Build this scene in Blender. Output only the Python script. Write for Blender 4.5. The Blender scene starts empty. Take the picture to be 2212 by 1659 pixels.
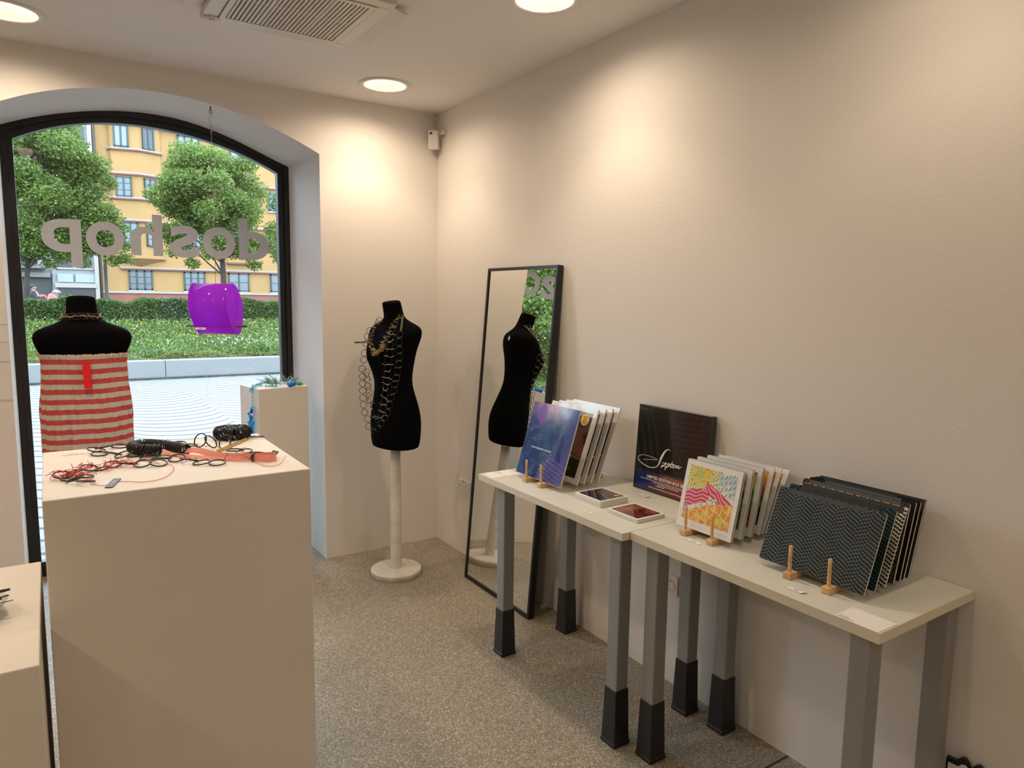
import bpy, bmesh, math, random
import numpy as np
from math import sin, cos, pi, radians, sqrt, atan2
from mathutils import Vector, Matrix
from mathutils.bvhtree import BVHTree

S = bpy.context.scene
COL = S.collection
random.seed(7)

# ------------------------------------------------------------------ camera
F_PX = 1513.7
YAW, PITCH, ROLL = 0.5853, -0.1204, 0.0137
fw = Vector((sin(YAW)*cos(PITCH), cos(YAW)*cos(PITCH), sin(PITCH)))
rt = Vector((cos(YAW), -sin(YAW), 0)); up = rt.cross(fw)
r2 = rt*cos(ROLL) + up*sin(ROLL); u2 = -rt*sin(ROLL) + up*cos(ROLL)
cam_d = bpy.data.cameras.new('camera'); cam = bpy.data.objects.new('camera', cam_d); COL.objects.link(cam)
M = Matrix((r2, u2, -fw)).transposed().to_4x4(); M.translation = Vector((-2.049, -3.953, 1.55))
cam.matrix_world = M
cam_d.sensor_width = 36; cam_d.lens = F_PX*36/2212; cam_d.clip_start = .02; cam_d.clip_end = 400
S.camera = cam

# ------------------------------------------------------------------ world, exposure
W = bpy.data.worlds.new('overcast_sky'); S.world = W; W.use_nodes = True
bg = W.node_tree.nodes['Background']
bg.inputs[0].default_value = (.67, .835, 1.0, 1); bg.inputs[1].default_value = 11.0
S.view_settings.view_transform = 'Standard'; S.view_settings.look = 'None'
S.view_settings.exposure = 0.0; S.view_settings.gamma = 1; S.view_settings.use_curve_mapping = False
S.cycles.max_bounces = 7; S.cycles.diffuse_bounces = 4; S.cycles.transparent_max_bounces = 16
S.cycles.sample_clamp_indirect = 4.0
LAMP_W = 12.5            # beam of each downlight
LAMP_SPILL = 20.5         # wide soft part
LAMP_COL = (1.0, .79, .57)

# ------------------------------------------------------------------ materials
def nt(m): return m.node_tree.nodes, m.node_tree.links
def mat(name, col, rough=.6, metal=0., spec=.5, bump=None, vary=None, coat=0., sheen=0., emit=None, trans=0., alpha=None):
    """bump=(scale,strength,distance)  vary=(scale,amount) tints the colour with noise"""
    m = bpy.data.materials.new(name); m.use_nodes = True
    n, l = nt(m); b = n['Principled BSDF']
    c = (*col, 1)
    b.inputs['Base Color'].default_value = c; b.inputs['Roughness'].default_value = rough
    b.inputs['Metallic'].default_value = metal; b.inputs['Specular IOR Level'].default_value = spec
    b.inputs['Coat Weight'].default_value = coat; b.inputs['Sheen Weight'].default_value = sheen
    b.inputs['Transmission Weight'].default_value = trans
    if emit: b.inputs['Emission Color'].default_value = (*emit[0], 1); b.inputs['Emission Strength'].default_value = emit[1]
    tc = n.new('ShaderNodeTexCoord')
    if bump:
        t = n.new('ShaderNodeTexNoise'); t.inputs['Scale'].default_value = bump[0]; t.inputs['Detail'].default_value = 4
        l.new(tc.outputs['Object'], t.inputs['Vector'])
        bp = n.new('ShaderNodeBump'); bp.inputs['Strength'].default_value = bump[1]; bp.inputs['Distance'].default_value = bump[2]
        l.new(t.outputs[0], bp.inputs['Height']); l.new(bp.outputs[0], b.inputs['Normal'])
    if vary:
        t = n.new('ShaderNodeTexNoise'); t.inputs['Scale'].default_value = vary[0]; t.inputs['Detail'].default_value = 3
        l.new(tc.outputs['Object'], t.inputs['Vector'])
        mx = n.new('ShaderNodeMix'); mx.data_type = 'RGBA'
        a = vary[1]
        mx.inputs[6].default_value = (*[max(0, x*(1-a)) for x in col], 1)
        mx.inputs[7].default_value = (*[min(1, x*(1+a)) for x in col], 1)
        rm = n.new('ShaderNodeMapRange'); rm.inputs[1].default_value = .35; rm.inputs[2].default_value = .65
        l.new(t.outputs[0], rm.inputs[0]); l.new(rm.outputs[0], mx.inputs[0]); l.new(mx.outputs[2], b.inputs['Base Color'])
    return m
def attr_mat(name, rough=.5, coat=0., spec=.4):
    m = mat(name, (1, 1, 1), rough, spec=spec, coat=coat); n, l = nt(m)
    a = n.new('ShaderNodeAttribute'); a.attribute_name = 'paint'
    l.new(a.outputs['Color'], n['Principled BSDF'].inputs['Base Color']); return m

def mathn(n, l, op, a, b=None, c=None):
    k = n.new('ShaderNodeMath'); k.operation = op
    for i, v in enumerate((a, b, c)):
        if v is None: continue
        if isinstance(v, (int, float)): k.inputs[i].default_value = v
        else: l.new(v, k.inputs[i])
    return k.outputs[0]
def mixc(n, l, f, a, b):
    k = n.new('ShaderNodeMix'); k.data_type = 'RGBA'
    if isinstance(f, (int, float)): k.inputs[0].default_value = f
    else: l.new(f, k.inputs[0])
    for i, v in ((6, a), (7, b)):
        if isinstance(v, tuple): k.inputs[i].default_value = (*v, 1)
        else: l.new(v, k.inputs[i])
    return k.outputs[2]

def wall_mat():
    m = mat('white_plaster', (.80, .765, .73), .85, spec=.25); n, l = nt(m); b = n['Principled BSDF']
    tc = n.new('ShaderNodeTexCoord')
    t = n.new('ShaderNodeTexNoise'); t.inputs['Scale'].default_value = 85; t.inputs['Detail'].default_value = 3
    t2 = n.new('ShaderNodeTexNoise'); t2.inputs['Scale'].default_value = 7; t2.inputs['Detail'].default_value = 2
    l.new(tc.outputs['Object'], t.inputs['Vector']); l.new(tc.outputs['Object'], t2.inputs['Vector'])
    h = mathn(n, l, 'MULTIPLY_ADD', t2.outputs[0], .5, t.outputs[0])
    bp = n.new('ShaderNodeBump'); bp.inputs['Strength'].default_value = .24; bp.inputs['Distance'].default_value = .0025
    l.new(h, bp.inputs['Height']); l.new(bp.outputs[0], b.inputs['Normal']); return m
def terrazzo():
    m = mat('terrazzo', (.4, .36, .3), .42, spec=.4); n, l = nt(m); b = n['Principled BSDF']
    tc = n.new('ShaderNodeTexCoord')
    def vor(s, feat):
        v = n.new('ShaderNodeTexVoronoi'); v.feature = feat; v.inputs['Scale'].default_value = s
        l.new(tc.outputs['Object'], v.inputs['Vector']); return v
    v = vor(215, 'F1'); v2 = vor(215, 'DISTANCE_TO_EDGE'); v3 = vor(420, 'F1')
    chip = mathn(n, l, 'GREATER_THAN', v2.outputs['Distance'], .16)
    rnd = n.new('ShaderNodeSeparateColor'); l.new(v.outputs['Color'], rnd.inputs[0])
    cr = n.new('ShaderNodeValToRGB'); l.new(rnd.outputs[0], cr.inputs[0])
    e = cr.color_ramp.elements; e[0].position = 0; e[0].color = (.07, .06, .05, 1); e[1].position = 1; e[1].color = (.78, .74, .66, 1)
    for p_, c_ in ((.28, (.21, .185, .15, 1)), (.5, (.36, .32, .265, 1)), (.72, (.58, .53, .455, 1))):
        k = e.new(p_); k.color = c_
    big = n.new('ShaderNodeTexNoise'); big.inputs['Scale'].default_value = 2.2; l.new(tc.outputs['Object'], big.inputs['Vector'])
    base = mixc(n, l, big.outputs[0], (.235, .20, .15), (.31, .265, .195))
    c1 = mixc(n, l, chip, base, cr.outputs[0])
    sm = mathn(n, l, 'LESS_THAN', v3.outputs['Distance'], .18)
    c2 = mixc(n, l, sm, c1, (.58, .54, .47))
    l.new(c2, b.inputs['Base Color']); return m
def paving():
    m = mat('granite_setts', (.6, .6, .6), .75, spec=.3); n, l = nt(m); b = n['Principled BSDF']
    tc = n.new('ShaderNodeTexCoord'); sp = n.new('ShaderNodeSeparateXYZ'); l.new(tc.outputs['Object'], sp.inputs[0])
    Wd = 1.25
    u = mathn(n, l, 'SUBTRACT', mathn(n, l, 'MODULO', mathn(n, l, 'ADD', sp.outputs[0], 100.), Wd), Wd/2)
    r = mathn(n, l, 'SQRT', mathn(n, l, 'SUBTRACT', (Wd*.54)**2, mathn(n, l, 'MULTIPLY', u, u)))
    a = mathn(n, l, 'ADD', mathn(n, l, 'ADD', sp.outputs[1], 100.), r)
    j = mathn(n, l, 'FRACT', mathn(n, l, 'DIVIDE', a, .30))
    j1 = mathn(n, l, 'LESS_THAN', j, .2)
    k = mathn(n, l, 'FRACT', mathn(n, l, 'DIVIDE', mathn(n, l, 'ADD', u, mathn(n, l, 'MULTIPLY', mathn(n, l, 'FLOOR', mathn(n, l, 'DIVIDE', a, .115)), .37)), .12))
    j2 = mathn(n, l, 'MULTIPLY', mathn(n, l, 'LESS_THAN', k, .12), .25)
    jm = mathn(n, l, 'MAXIMUM', mathn(n, l, 'MULTIPLY', j1, .95), j2)
    t = n.new('ShaderNodeTexNoise'); t.inputs['Scale'].default_value = 9; l.new(tc.outputs['Object'], t.inputs['Vector'])
    stone = mixc(n, l, t.outputs[0], (.112, .115, .112), (.148, .148, .145))
    l.new(mixc(n, l, jm, stone, (.020, .020, .024)), b.inputs['Base Color']); return m
def speckle(name, c1, c2, sc, rough=.7):
    m = mat(name, c1, rough); n, l = nt(m); b = n['Principled BSDF']; tc = n.new('ShaderNodeTexCoord')
    t = n.new('ShaderNodeTexNoise'); t.inputs['Scale'].default_value = sc; t.inputs['Detail'].default_value = 6; l.new(tc.outputs['Object'], t.inputs['Vector'])
    rm = n.new('ShaderNodeMapRange'); rm.inputs[1].default_value = .42; rm.inputs[2].default_value = .62; l.new(t.outputs[0], rm.inputs[0])
    l.new(mixc(n, l, rm.outputs[0], c1, c2), b.inputs['Base Color']); return m
def glass_mat():
    m = bpy.data.materials.new('window_glass'); m.use_nodes = True; n, l = nt(m); n.remove(n['Principled BSDF'])
    o = n['Material Output']; tr = n.new('ShaderNodeBsdfTransparent'); tr.inputs[0].default_value = (.97, .985, .98, 1)
    gl = n.new('ShaderNodeBsdfGlossy'); gl.inputs['Roughness'].default_value = .0
    fr = n.new('ShaderNodeFresnel'); fr.inputs[0].default_value = 1.45
    mx = n.new('ShaderNodeMixShader'); l.new(fr.outputs[0], mx.inputs[0]); l.new(tr.outputs[0], mx.inputs[1]); l.new(gl.outputs[0], mx.inputs[2])
    l.new(mx.outputs[0], o.inputs[0]); return m
def translucent_mat(name, col, mixt=.35, transp=.25, rough=.15):
    m = bpy.data.materials.new(name); m.use_nodes = True; n, l = nt(m); b = n['Principled BSDF']; o = n['Material Output']
    b.inputs['Base Color'].default_value = (*col, 1); b.inputs['Roughness'].default_value = rough
    t = n.new('ShaderNodeBsdfTranslucent'); t.inputs[0].default_value = (*col, 1)
    p = n.new('ShaderNodeBsdfTransparent'); p.inputs[0].default_value = (*[min(1, c*1.15+.08) for c in col], 1)
    m1 = n.new('ShaderNodeMixShader'); m1.inputs[0].default_value = mixt; l.new(b.outputs[0], m1.inputs[1]); l.new(t.outputs[0], m1.inputs[2])
    m2 = n.new('ShaderNodeMixShader'); m2.inputs[0].default_value = transp; l.new(m1.outputs[0], m2.inputs[1]); l.new(p.outputs[0], m2.inputs[2])
    l.new(m2.outputs[0], o.inputs[0]); return m
def stripe_mat():
    m = mat('red_white_striped_cotton', (.8, .8, .8), .85, spec=.15); n, l = nt(m); b = n['Principled BSDF']
    tc = n.new('ShaderNodeTexCoord'); sp = n.new('ShaderNodeSeparateXYZ'); l.new(tc.outputs['UV'], sp.inputs[0])
    f = mathn(n, l, 'FRACT', sp.outputs[1]); k = mathn(n, l, 'LESS_THAN', f, .5)
    t = n.new('ShaderNodeTexNoise'); t.inputs['Scale'].default_value = 60; l.new(tc.outputs['Object'], t.inputs['Vector'])
    w = mixc(n, l, t.outputs[0], (.50, .46, .40), (.72, .68, .62)); r = mixc(n, l, t.outputs[0], (.50, .06, .06), (.66, .12, .11))
    l.new(mixc(n, l, k, w, r), b.inputs['Base Color']); return m
def cover_mat(name, mode, dark, light, plain=None):
    """notebook covers: small wavy check rows in u,v (uv map in metres)"""
    m = mat(name, dark, .75, spec=.2); n, l = nt(m); b = n['Principled BSDF']
    tc = n.new('ShaderNodeTexCoord'); sp = n.new('ShaderNodeSeparateXYZ'); l.new(tc.outputs['UV'], sp.inputs[0])
    U, V = sp.outputs[0], sp.outputs[1]
    if mode == 'wave':
        nz = n.new('ShaderNodeTexNoise'); nz.inputs['Scale'].default_value = 22; l.new(tc.outputs['UV'], nz.inputs['Vector'])
        row = mathn(n, l, 'FLOOR', mathn(n, l, 'DIVIDE', U, .0074))
        off = mathn(n, l, 'MULTIPLY', mathn(n, l, 'SINE', mathn(n, l, 'MULTIPLY', row, .7)), .30)
        f = mathn(n, l, 'FRACT', mathn(n, l, 'ADD', mathn(n, l, 'DIVIDE', V, .0105), mathn(n, l, 'ADD', off, mathn(n, l, 'MULTIPLY', row, .5))))
        fu = mathn(n, l, 'FRACT', mathn(n, l, 'DIVIDE', U, .0074))
        g = mathn(n, l, 'ADD', f, mathn(n, l, 'MULTIPLY', fu, .35))
        k = mathn(n, l, 'LESS_THAN', g, mathn(n, l, 'MULTIPLY_ADD', nz.outputs[0], .45, .50))
    elif mode == 'stripe':
        f = mathn(n, l, 'FRACT', mathn(n, l, 'ADD', mathn(n, l, 'DIVIDE', U, .012), mathn(n, l, 'MULTIPLY', mathn(n, l, 'PINGPONG', V, .012), 60.)))
        k = mathn(n, l, 'LESS_THAN', f, .3)
    else:
        k = None
    c = mixc(n, l, k, dark, light) if k is not None else None
    if c is not None: l.new(c, b.inputs['Base Color'])
    return m
def leaf_mat(name, c1, c2, tr=.35):
    m = bpy.data.materials.new(name); m.use_nodes = True; n, l = nt(m); b = n['Principled BSDF']; o = n['Material Output']
    a = n.new('ShaderNodeAttribute'); a.attribute_name = 'rnd'
    c = mixc(n, l, a.outputs['Fac'], c1, c2); l.new(c, b.inputs['Base Color']); b.inputs['Roughness'].default_value = .55
    t = n.new('ShaderNodeBsdfTranslucent'); l.new(c, t.inputs[0])
    mx = n.new('ShaderNodeMixShader'); mx.inputs[0].default_value = tr; l.new(b.outputs[0], mx.inputs[1]); l.new(t.outputs[0], mx.inputs[2])
    l.new(mx.outputs[0], o.inputs[0]); return m

M_wall = wall_mat(); M_floor = terrazzo()
M_ceil = mat('ceiling_paint', (.80, .78, .76), .9, spec=.2, bump=(40, .1, .001))
M_plinth = mat('painted_plinth', (.80, .755, .70), .7, spec=.3, bump=(75, .28, .003), vary=(3, .02))
M_frame = mat('black_window_frame', (.008, .007, .007), .35, spec=.5)
M_glass = glass_mat()
M_vinyl = translucent_mat('grey_etched_vinyl', (.66, .65, .65), .22, .0, .6)
M_black = mat('black_velvet', (.0035, .0035, .004), .95, spec=.04, sheen=.0)
M_stand = mat('white_worn_wood', (.72, .69, .64), .55, bump=(30, .3, .002), vary=(14, .1))
M_mirror = mat('mirror_silver', (.90, .92, .90), 0., metal=1.)
M_mframe = mat('black_mirror_frame', (.008, .008, .009), .35)
M_edge = mat('table_edge_band', (.74, .68, .53), .5)
M_top = mat('pale_laminate', (.66, .665, .61), .38, spec=.45, vary=(5, .02))
M_leg = mat('grey_metal', (.28, .275, .265), .45, metal=.15, bump=(250, .12, .0005))
M_boot = mat('black_rubber', (.012, .012, .013), .5)
M_wood = mat('light_pine', (.66, .42, .20), .5, vary=(25, .15))
M_white = mat('white_plastic', (.75, .73, .70), .4)
M_grille = mat('cream_plastic', (.70, .66, .60), .45)
M_dark = mat('dark_void', (.05, .045, .04), .8)
M_paper = mat('white_paper', (.80, .79, .78), .7)
M_cream = mat('cream_page_edges', (.72, .66, .54), .7)
M_ink = mat('black_ink', (.02, .02, .02), .6)
M_grey_ink = mat('grey_ink', (.25, .25, .25), .6)
M_rubber = mat('black_cord', (.010, .009, .009), .4)
M_red = mat('red_thread', (.66, .07, .07), .6)
M_pink = translucent_mat('pink_ribbon', (.95, .47, .40), .3, .1, .5)
M_gold = mat('gold_thread', (.52, .34, .13), .5)
M_silver = mat('pale_thread', (.78, .80, .74), .5)
M_green = mat('green_thread', (.32, .42, .22), .6)
M_tag = mat('dark_grey_tag', (.05, .055, .065), .5)
M_brass = mat('brass_tag', (.42, .27, .08), .4, metal=.5)
M_paint = attr_mat('printed_art', .55)
M_gloss = attr_mat('glossy_print', .12, coat=.4)
M_shrink = mat('black_glossy_board', (.008, .008, .008), .10, coat=.5, bump=(9, .06, .01))
M_lettr = mat('white_print', (.85, .85, .83), .5)
M_redtag = mat('bright_red_tag', (.85, .01, .012), .5)
M_dress = stripe_mat()
M_purple = translucent_mat('purple_acrylic', (.68, .15, .80), .62, .46, .12)
M_stick = mat('dark_red_wood', (.10, .018, .012), .5)
M_cordw = mat('pale_cord', (.55, .52, .46), .7)
M_blue = translucent_mat('cyan_glass', (.03, .58, .90), .4, .3, .05)
M_lblue = translucent_mat('pale_blue_glass', (.35, .75, .85), .4, .4, .05)
M_dblue = mat('cobalt_glass', (.01, .12, .65), .1, coat=.4)
M_bgreen = mat('green_glass', (.05, .35, .06), .2)

# ------------------------------------------------------------------ mesh builder
class MB:
    def __init__(s): s.v = []; s.f = []; s.m = []; s.sm = []; s.uv = []
    def add(s, vs, fs, mi=0, smooth=False):
        o = len(s.v); s.v += [tuple(map(float, a)) for a in vs]
        for f in fs: s.f.append(tuple(i+o for i in f)); s.m.append(mi); s.sm.append(smooth)
        return s
    def box(s, a, b, mi=0, mtx=None):
        x0, y0, z0 = a; x1, y1, z1 = b
        x0, x1 = min(x0, x1), max(x0, x1); y0, y1 = min(y0, y1), max(y0, y1); z0, z1 = min(z0, z1), max(z0, z1)
        v = [Vector(q) for q in ((x0,y0,z0),(x1,y0,z0),(x1,y1,z0),(x0,y1,z0),(x0,y0,z1),(x1,y0,z1),(x1,y1,z1),(x0,y1,z1))]
        if mtx is not None: v = [mtx @ q for q in v]
        return s.add(v, [(0,3,2,1),(4,5,6,7),(0,1,5,4),(1,2,6,5),(2,3,7,6),(3,0,4,7)], mi)
    def loft(s, rings, mi=0, smooth=True, caps=(True, True), closed=True):
        n = len(rings[0]); vs = [q for r in rings for q in r]; fs = []
        for i in range(len(rings)-1):
            for j in range(n if closed else n-1):
                k = (j+1) % n; fs.append((i*n+j, i*n+k, (i+1)*n+k, (i+1)*n+j))
        s.add(vs, fs, mi, smooth); o = len(s.v)-len(vs)
        if caps[0]: s.f.append(tuple(o+j for j in reversed(range(n)))); s.m.append(mi); s.sm.append(False)
        if caps[1]: s.f.append(tuple(o+(len(rings)-1)*n+j for j in range(n))); s.m.append(mi); s.sm.append(False)
        return s
    def lathe(s, prof, c=(0,0,0), n=32, mi=0, smooth=True, caps=(True, True), mtx=None):
        R = []
        for r, z in prof:
            ring = [Vector((c[0]+r*cos(2*pi*j/n), c[1]+r*sin(2*pi*j/n), c[2]+z)) for j in range(n)]
            if mtx is not None: ring = [mtx @ q for q in ring]
            R.append(ring)
        return s.loft(R, mi, smooth, caps)
    def tube(s, pts, r, n=8, mi=0, closed=False, caps=True):
        pts = [Vector(p) for p in pts]; N = len(pts); rings = []; prev = None
        for i, p in enumerate(pts):
            a = pts[(i-1) % N] if (closed or i > 0) else p; b = pts[(i+1) % N] if (closed or i < N-1) else p
            t = (b-a); t = t.normalized() if t.length > 1e-9 else Vector((0,0,1))
            if prev is None:
                ref = Vector((0,0,1)) if abs(t.z) < .9 else Vector((1,0,0)); x = t.cross(ref).normalized()
            else:
                x = (prev - t*prev.dot(t)); x = x.normalized() if x.length > 1e-6 else t.orthogonal().normalized()
            prev = x; y = t.cross(x); rr = r[i] if isinstance(r, (list, tuple)) else r
            rings.append([p + x*rr*cos(2*pi*j/n) + y*rr*sin(2*pi*j/n) for j in range(n)])
        if closed: rings.append(rings[0])
        return s.loft(rings, mi, True, (caps and not closed, caps and not closed))
    def ring(s, c, nrm, R, r, n=18, k=6, mi=0, ax=1.0, phase=0):
        nrm = Vector(nrm).normalized(); u = nrm.orthogonal().normalized(); w = nrm.cross(u); c = Vector(c)
        if phase: u, w = u*cos(phase)+w*sin(phase), -u*sin(phase)+w*cos(phase)
        return s.tube([c + u*R*cos(2*pi*i/n) + w*R*ax*sin(2*pi*i/n) for i in range(n)], r, k, mi, True)
    def prism(s, poly, org, ux, uy, uz, d, mi=0, smooth=False):
        """2D polygon (a,b) -> org+ux*a+uy*b, extruded by uz*d"""
        org, ux, uy, uz = map(Vector, (org, ux, uy, uz)); n = len(poly)
        A = [org+ux*a+uy*b for a, b in poly]; B = [q+uz*d for q in A]
        s.add(A+B, [(j, (j+1) % n, n+(j+1) % n, n+j) for j in range(n)], mi, smooth)
        o = len(s.v)-2*n
        s.f.append(tuple(o+j for j in reversed(range(n)))); s.m.append(mi); s.sm.append(False)
        s.f.append(tuple(o+n+j for j in range(n))); s.m.append(mi); s.sm.append(False)
        return s
    def sphere(s, c, r, n=10, mi=0, sc=(1,1,1)):
        R = []
        for i in range(1, n):
            a = pi*i/n; R.append([(c[0]+r*sc[0]*sin(a)*cos(2*pi*j/(n+2)), c[1]+r*sc[1]*sin(a)*sin(2*pi*j/(n+2)), c[2]-r*sc[2]*cos(a)) for j in range(n+2)])
        return s.loft(R, mi)
    def build(s, name, mats, parent=None, bevel=0, subsurf=0, loc=None):
        me = bpy.data.meshes.new(name)
        base = Vector((0, 0, 0))
        if parent is None:
            if loc is not None: base = Vector(loc)
            elif s.v:
                a = np.array(s.v); base = Vector(((a[:,0].min()+a[:,0].max())/2, (a[:,1].min()+a[:,1].max())/2, a[:,2].min()))
        else:
            q = parent
            while q is not None: base = base + q.location; q = q.parent
        bx, by, bz = base
        me.from_pydata([(x-bx, y-by, z-bz) for x, y, z in s.v], [], s.f)
        mats = mats if isinstance(mats, (list, tuple)) else [mats]
        for mm in mats: me.materials.append(mm)
        me.polygons.foreach_set('material_index', s.m); me.polygons.foreach_set('use_smooth', s.sm)
        if s.uv:
            uvl = me.uv_layers.new(name='UVMap')
            for lp in me.loops: uvl.data[lp.index].uv = s.uv[lp.vertex_index]
        o = bpy.data.objects.new(name, me); COL.objects.link(o)
        if parent is not None: o.parent = parent
        else: o.location = base
        if bevel:
            b = o.modifiers.new('bevel', 'BEVEL'); b.width = bevel; b.segments = 2; b.limit_method = 'ANGLE'; b.angle_limit = radians(50)
        if subsurf:
            b = o.modifiers.new('sub', 'SUBSURF'); b.levels = subsurf; b.render_levels = subsurf
        return o

def tag(o, label=None, cat=None, group=None, kind=None):
    if label: o['label'] = label
    if cat: o['category'] = cat
    if group: o['group'] = group
    if kind: o['kind'] = kind
    return o
def thing(name, loc, label, cat, group=None):
    o = bpy.data.objects.new(name, None); o.empty_display_size = .05; COL.objects.link(o); o.location = loc
    return tag(o, label, cat, group)
def struct(o, kind='structure'): o['kind'] = kind; return o
def smooth_path(pts, k=4, closed=False):
    """Catmull-Rom"""
    P = [Vector(p) for p in pts]; N = len(P); out = []
    for i in range(N if closed else N-1):
        p0 = P[(i-1) % N] if (closed or i > 0) else P[0]; p1 = P[i]; p2 = P[(i+1) % N]; p3 = P[(i+2) % N] if (closed or i+2 < N) else P[-1]
        for j in range(k):
            t = j/k
            out.append(.5*((2*p1)+(p2-p0)*t+(2*p0-5*p1+4*p2-p3)*t*t+(3*p1-p0-3*p2+p3)*t**3))
    if not closed: out.append(P[-1])
    return out
def text_mesh(body, size=1., bold=0., shear=0., align='LEFT', ext=0.0):
    c = bpy.data.curves.new('t', 'FONT'); c.body = body; c.size = size; c.offset = bold; c.shear = shear; c.align_x = align; c.extrude = ext
    c.resolution_u = 6
    o = bpy.data.objects.new('t', c); COL.objects.link(o)
    dg = bpy.context.evaluated_depsgraph_get(); me = bpy.data.meshes.new_from_object(o.evaluated_get(dg))
    v = np.array([tuple(q.co) for q in me.vertices]).reshape(-1, 3); f = [tuple(p.vertices) for p in me.polygons]
    bpy.data.objects.remove(o); bpy.data.curves.remove(c); bpy.data.meshes.remove(me)
    return v, f
def painted(name, org, ux, uy, w, h, nx, ny, fn, material, parent, thick=.0012):
    """thin printed sheet: front is a grid of coloured cells; fn(u,v)->rgb arrays, u right, v down from the top left corner org"""
    org, ux, uy = Vector(org), Vector(ux).normalized(), Vector(uy).normalized(); nz = ux.cross(uy)
    base = Vector((0,0,0)); q = parent
    while q is not None: base = base+q.location; q = q.parent
    us, vs = np.meshgrid(np.linspace(0, 1, nx+1), np.linspace(0, 1, ny+1))
    P = np.array(org-base)[None] + us.reshape(-1,1)*np.array(ux)[None]*w + vs.reshape(-1,1)*np.array(uy)[None]*h
    back = P - np.array(nz)[None]*0
    V = P.tolist(); fs = []
    for j in range(ny):
        for i in range(nx):
            a = j*(nx+1)+i; fs.append((a, a+1, a+nx+2, a+nx+1))
    # rim and back
    c4 = [0, nx, (ny+1)*(nx+1)-1, ny*(nx+1)]; o = len(V)
    dn = np.array(nz)*thick
    for k in c4: V.append((np.array(V[k])+dn).tolist())
    nf = len(fs)
    for k in range(4): fs.append((c4[(k+1) % 4], c4[k], o+k, o+(k+1) % 4))
    fs.append((o+3, o+2, o+1, o))
    me = bpy.data.meshes.new(name); me.from_pydata(V, [], fs); me.materials.append(material)
    cu, cv = np.meshgrid((np.arange(nx)+.5)/nx, (np.arange(ny)+.5)/ny)
    rgb = fn(cu.ravel(), cv.ravel()); rgb = np.clip(rgb, 0, 1)
    full = np.ones((len(fs), 4)); full[:nf, :3] = rgb; full[nf:, :3] = (.7, .68, .62)
    at = me.color_attributes.new('paint', 'FLOAT_COLOR', 'CORNER')
    cnt = np.array([len(f) for f in fs]); at.data.foreach_set('color', np.repeat(full, cnt, axis=0).ravel())
    ob = bpy.data.objects.new(name, me); COL.objects.link(ob); ob.parent = parent
    return ob

# ================================================================== ROOM
H = 2.659; XL, YF = -5.6, -7.2      # left wall, wall behind the camera
# floor
struct(MB().box((XL-.3, YF-.3, -.12), (.3, .72, 0)).build('floor', M_floor))
# a straight expansion joint in the terrazzo
tag(MB().box((-.30, -2.62, 0), (-.002, -2.612, .0008)).build('trim_1', M_dark), kind='structure')

# back wall with the arched shop window
ix = [-2.2, -2.171, -2.084, -1.995, -1.868, -1.716, -1.517, -1.413, -1.194, -1.056, -.912, -.812, -.746, -.736]
iz = [2.375, 2.389, 2.433, 2.464, 2.495, 2.521, 2.537, 2.532, 2.499, 2.461, 2.412, 2.379, 2.342, 2.334]
ox = [-2.194, -2.096, -1.995, -1.87, -1.72, -1.564, -1.425, -1.232, -1.081, -.923, -.814, -.764]
oz = [2.39, 2.431, 2.467, 2.5, 2.528, 2.544, 2.545, 2.512, 2.467, 2.409, 2.367, 2.345]
gx = [-2.145, -2.08, -1.957, -1.809, -1.677, -1.519, -1.329, -1.13, -.973, -.821]
gz = [2.332, 2.371, 2.418, 2.453, 2.477, 2.48, 2.463, 2.419, 2.373, 2.303]
pi_ = np.polyfit(ix, iz, 5); po_ = np.polyfit(ox, oz, 5); pg_ = np.polyfit(gx, gz, 5)
NA = 40
def outline(x0, x1, pf, zb=0.):
    pts = [(x0, zb)] + [(x0+(x1-x0)*i/NA, float(np.polyval(pf, x0+(x1-x0)*i/NA))) for i in range(NA+1)] + [(x1, zb)]
    return pts
O_in = outline(-2.2, -.736, pi_); O_fr = outline(-2.203, -.752, po_); O_gl = outline(-2.148, -.817, pg_, .075)
YFR = .54; YOUT = .72
w = MB()
def P3(pts, y): return [(x, y, z) for x, z in pts]
n = len(O_in)
w.add(P3(O_in, 0)+P3(O_fr, YFR)+P3(O_fr, YOUT), [(i, i+1, n+i+1, n+i) for i in range(n-1)]+[(n+i, n+i+1, 2*n+i+1, 2*n+i) for i in range(n-1)], 0)
for y, O in ((0, O_in), (YOUT, O_fr)):
    w.add([(XL-.3, y, -.3 if y else 0), (O[0][0], y, -.3 if y else 0), (O[0][0], y, H+.3), (XL-.3, y, H+.3)], [(0, 1, 2, 3)])
    w.add([(O[-1][0], y, -.3 if y else 0), (.3, y, -.3 if y else 0), (.3, y, H+.3), (O[-1][0], y, H+.3)], [(0, 1, 2, 3)])
    T = O[1:-1]; k = len(T)
    w.add(P3(T, y)+[(x, y, H+.3) for x, z in T], [(i, i+1, k+i+1, k+i) for i in range(k-1)])
    w.add([(O[0][0], y, O[1][1]), (T[0][0], y, T[0][1]), (T[0][0], y, H+.3)], [(0, 1, 2)])
w.add([(XL-.3, 0, H+.3), (.3, 0, H+.3), (.3, YOUT, H+.3), (XL-.3, YOUT, H+.3)], [(0, 1, 2, 3)])
w.add([(.3, 0, -.1), (.3, YOUT, -.1), (.3, YOUT, H+.3), (.3, 0, H+.3)], [(0, 1, 2, 3)])
struct(w.build('wall_back', M_wall))
struct(MB().box((0, YF-.3, -.1), (.3, 0, H+.2)).build('wall_right', M_wall))
struct(MB().box((XL-.3, YF-.3, -.1), (XL, 0, H+.2)).build('wall_left', M_wall))
struct(MB().box((XL, YF-.3, -.1), (0, YF, H+.2)).build('wall_front', M_wall))

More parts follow.
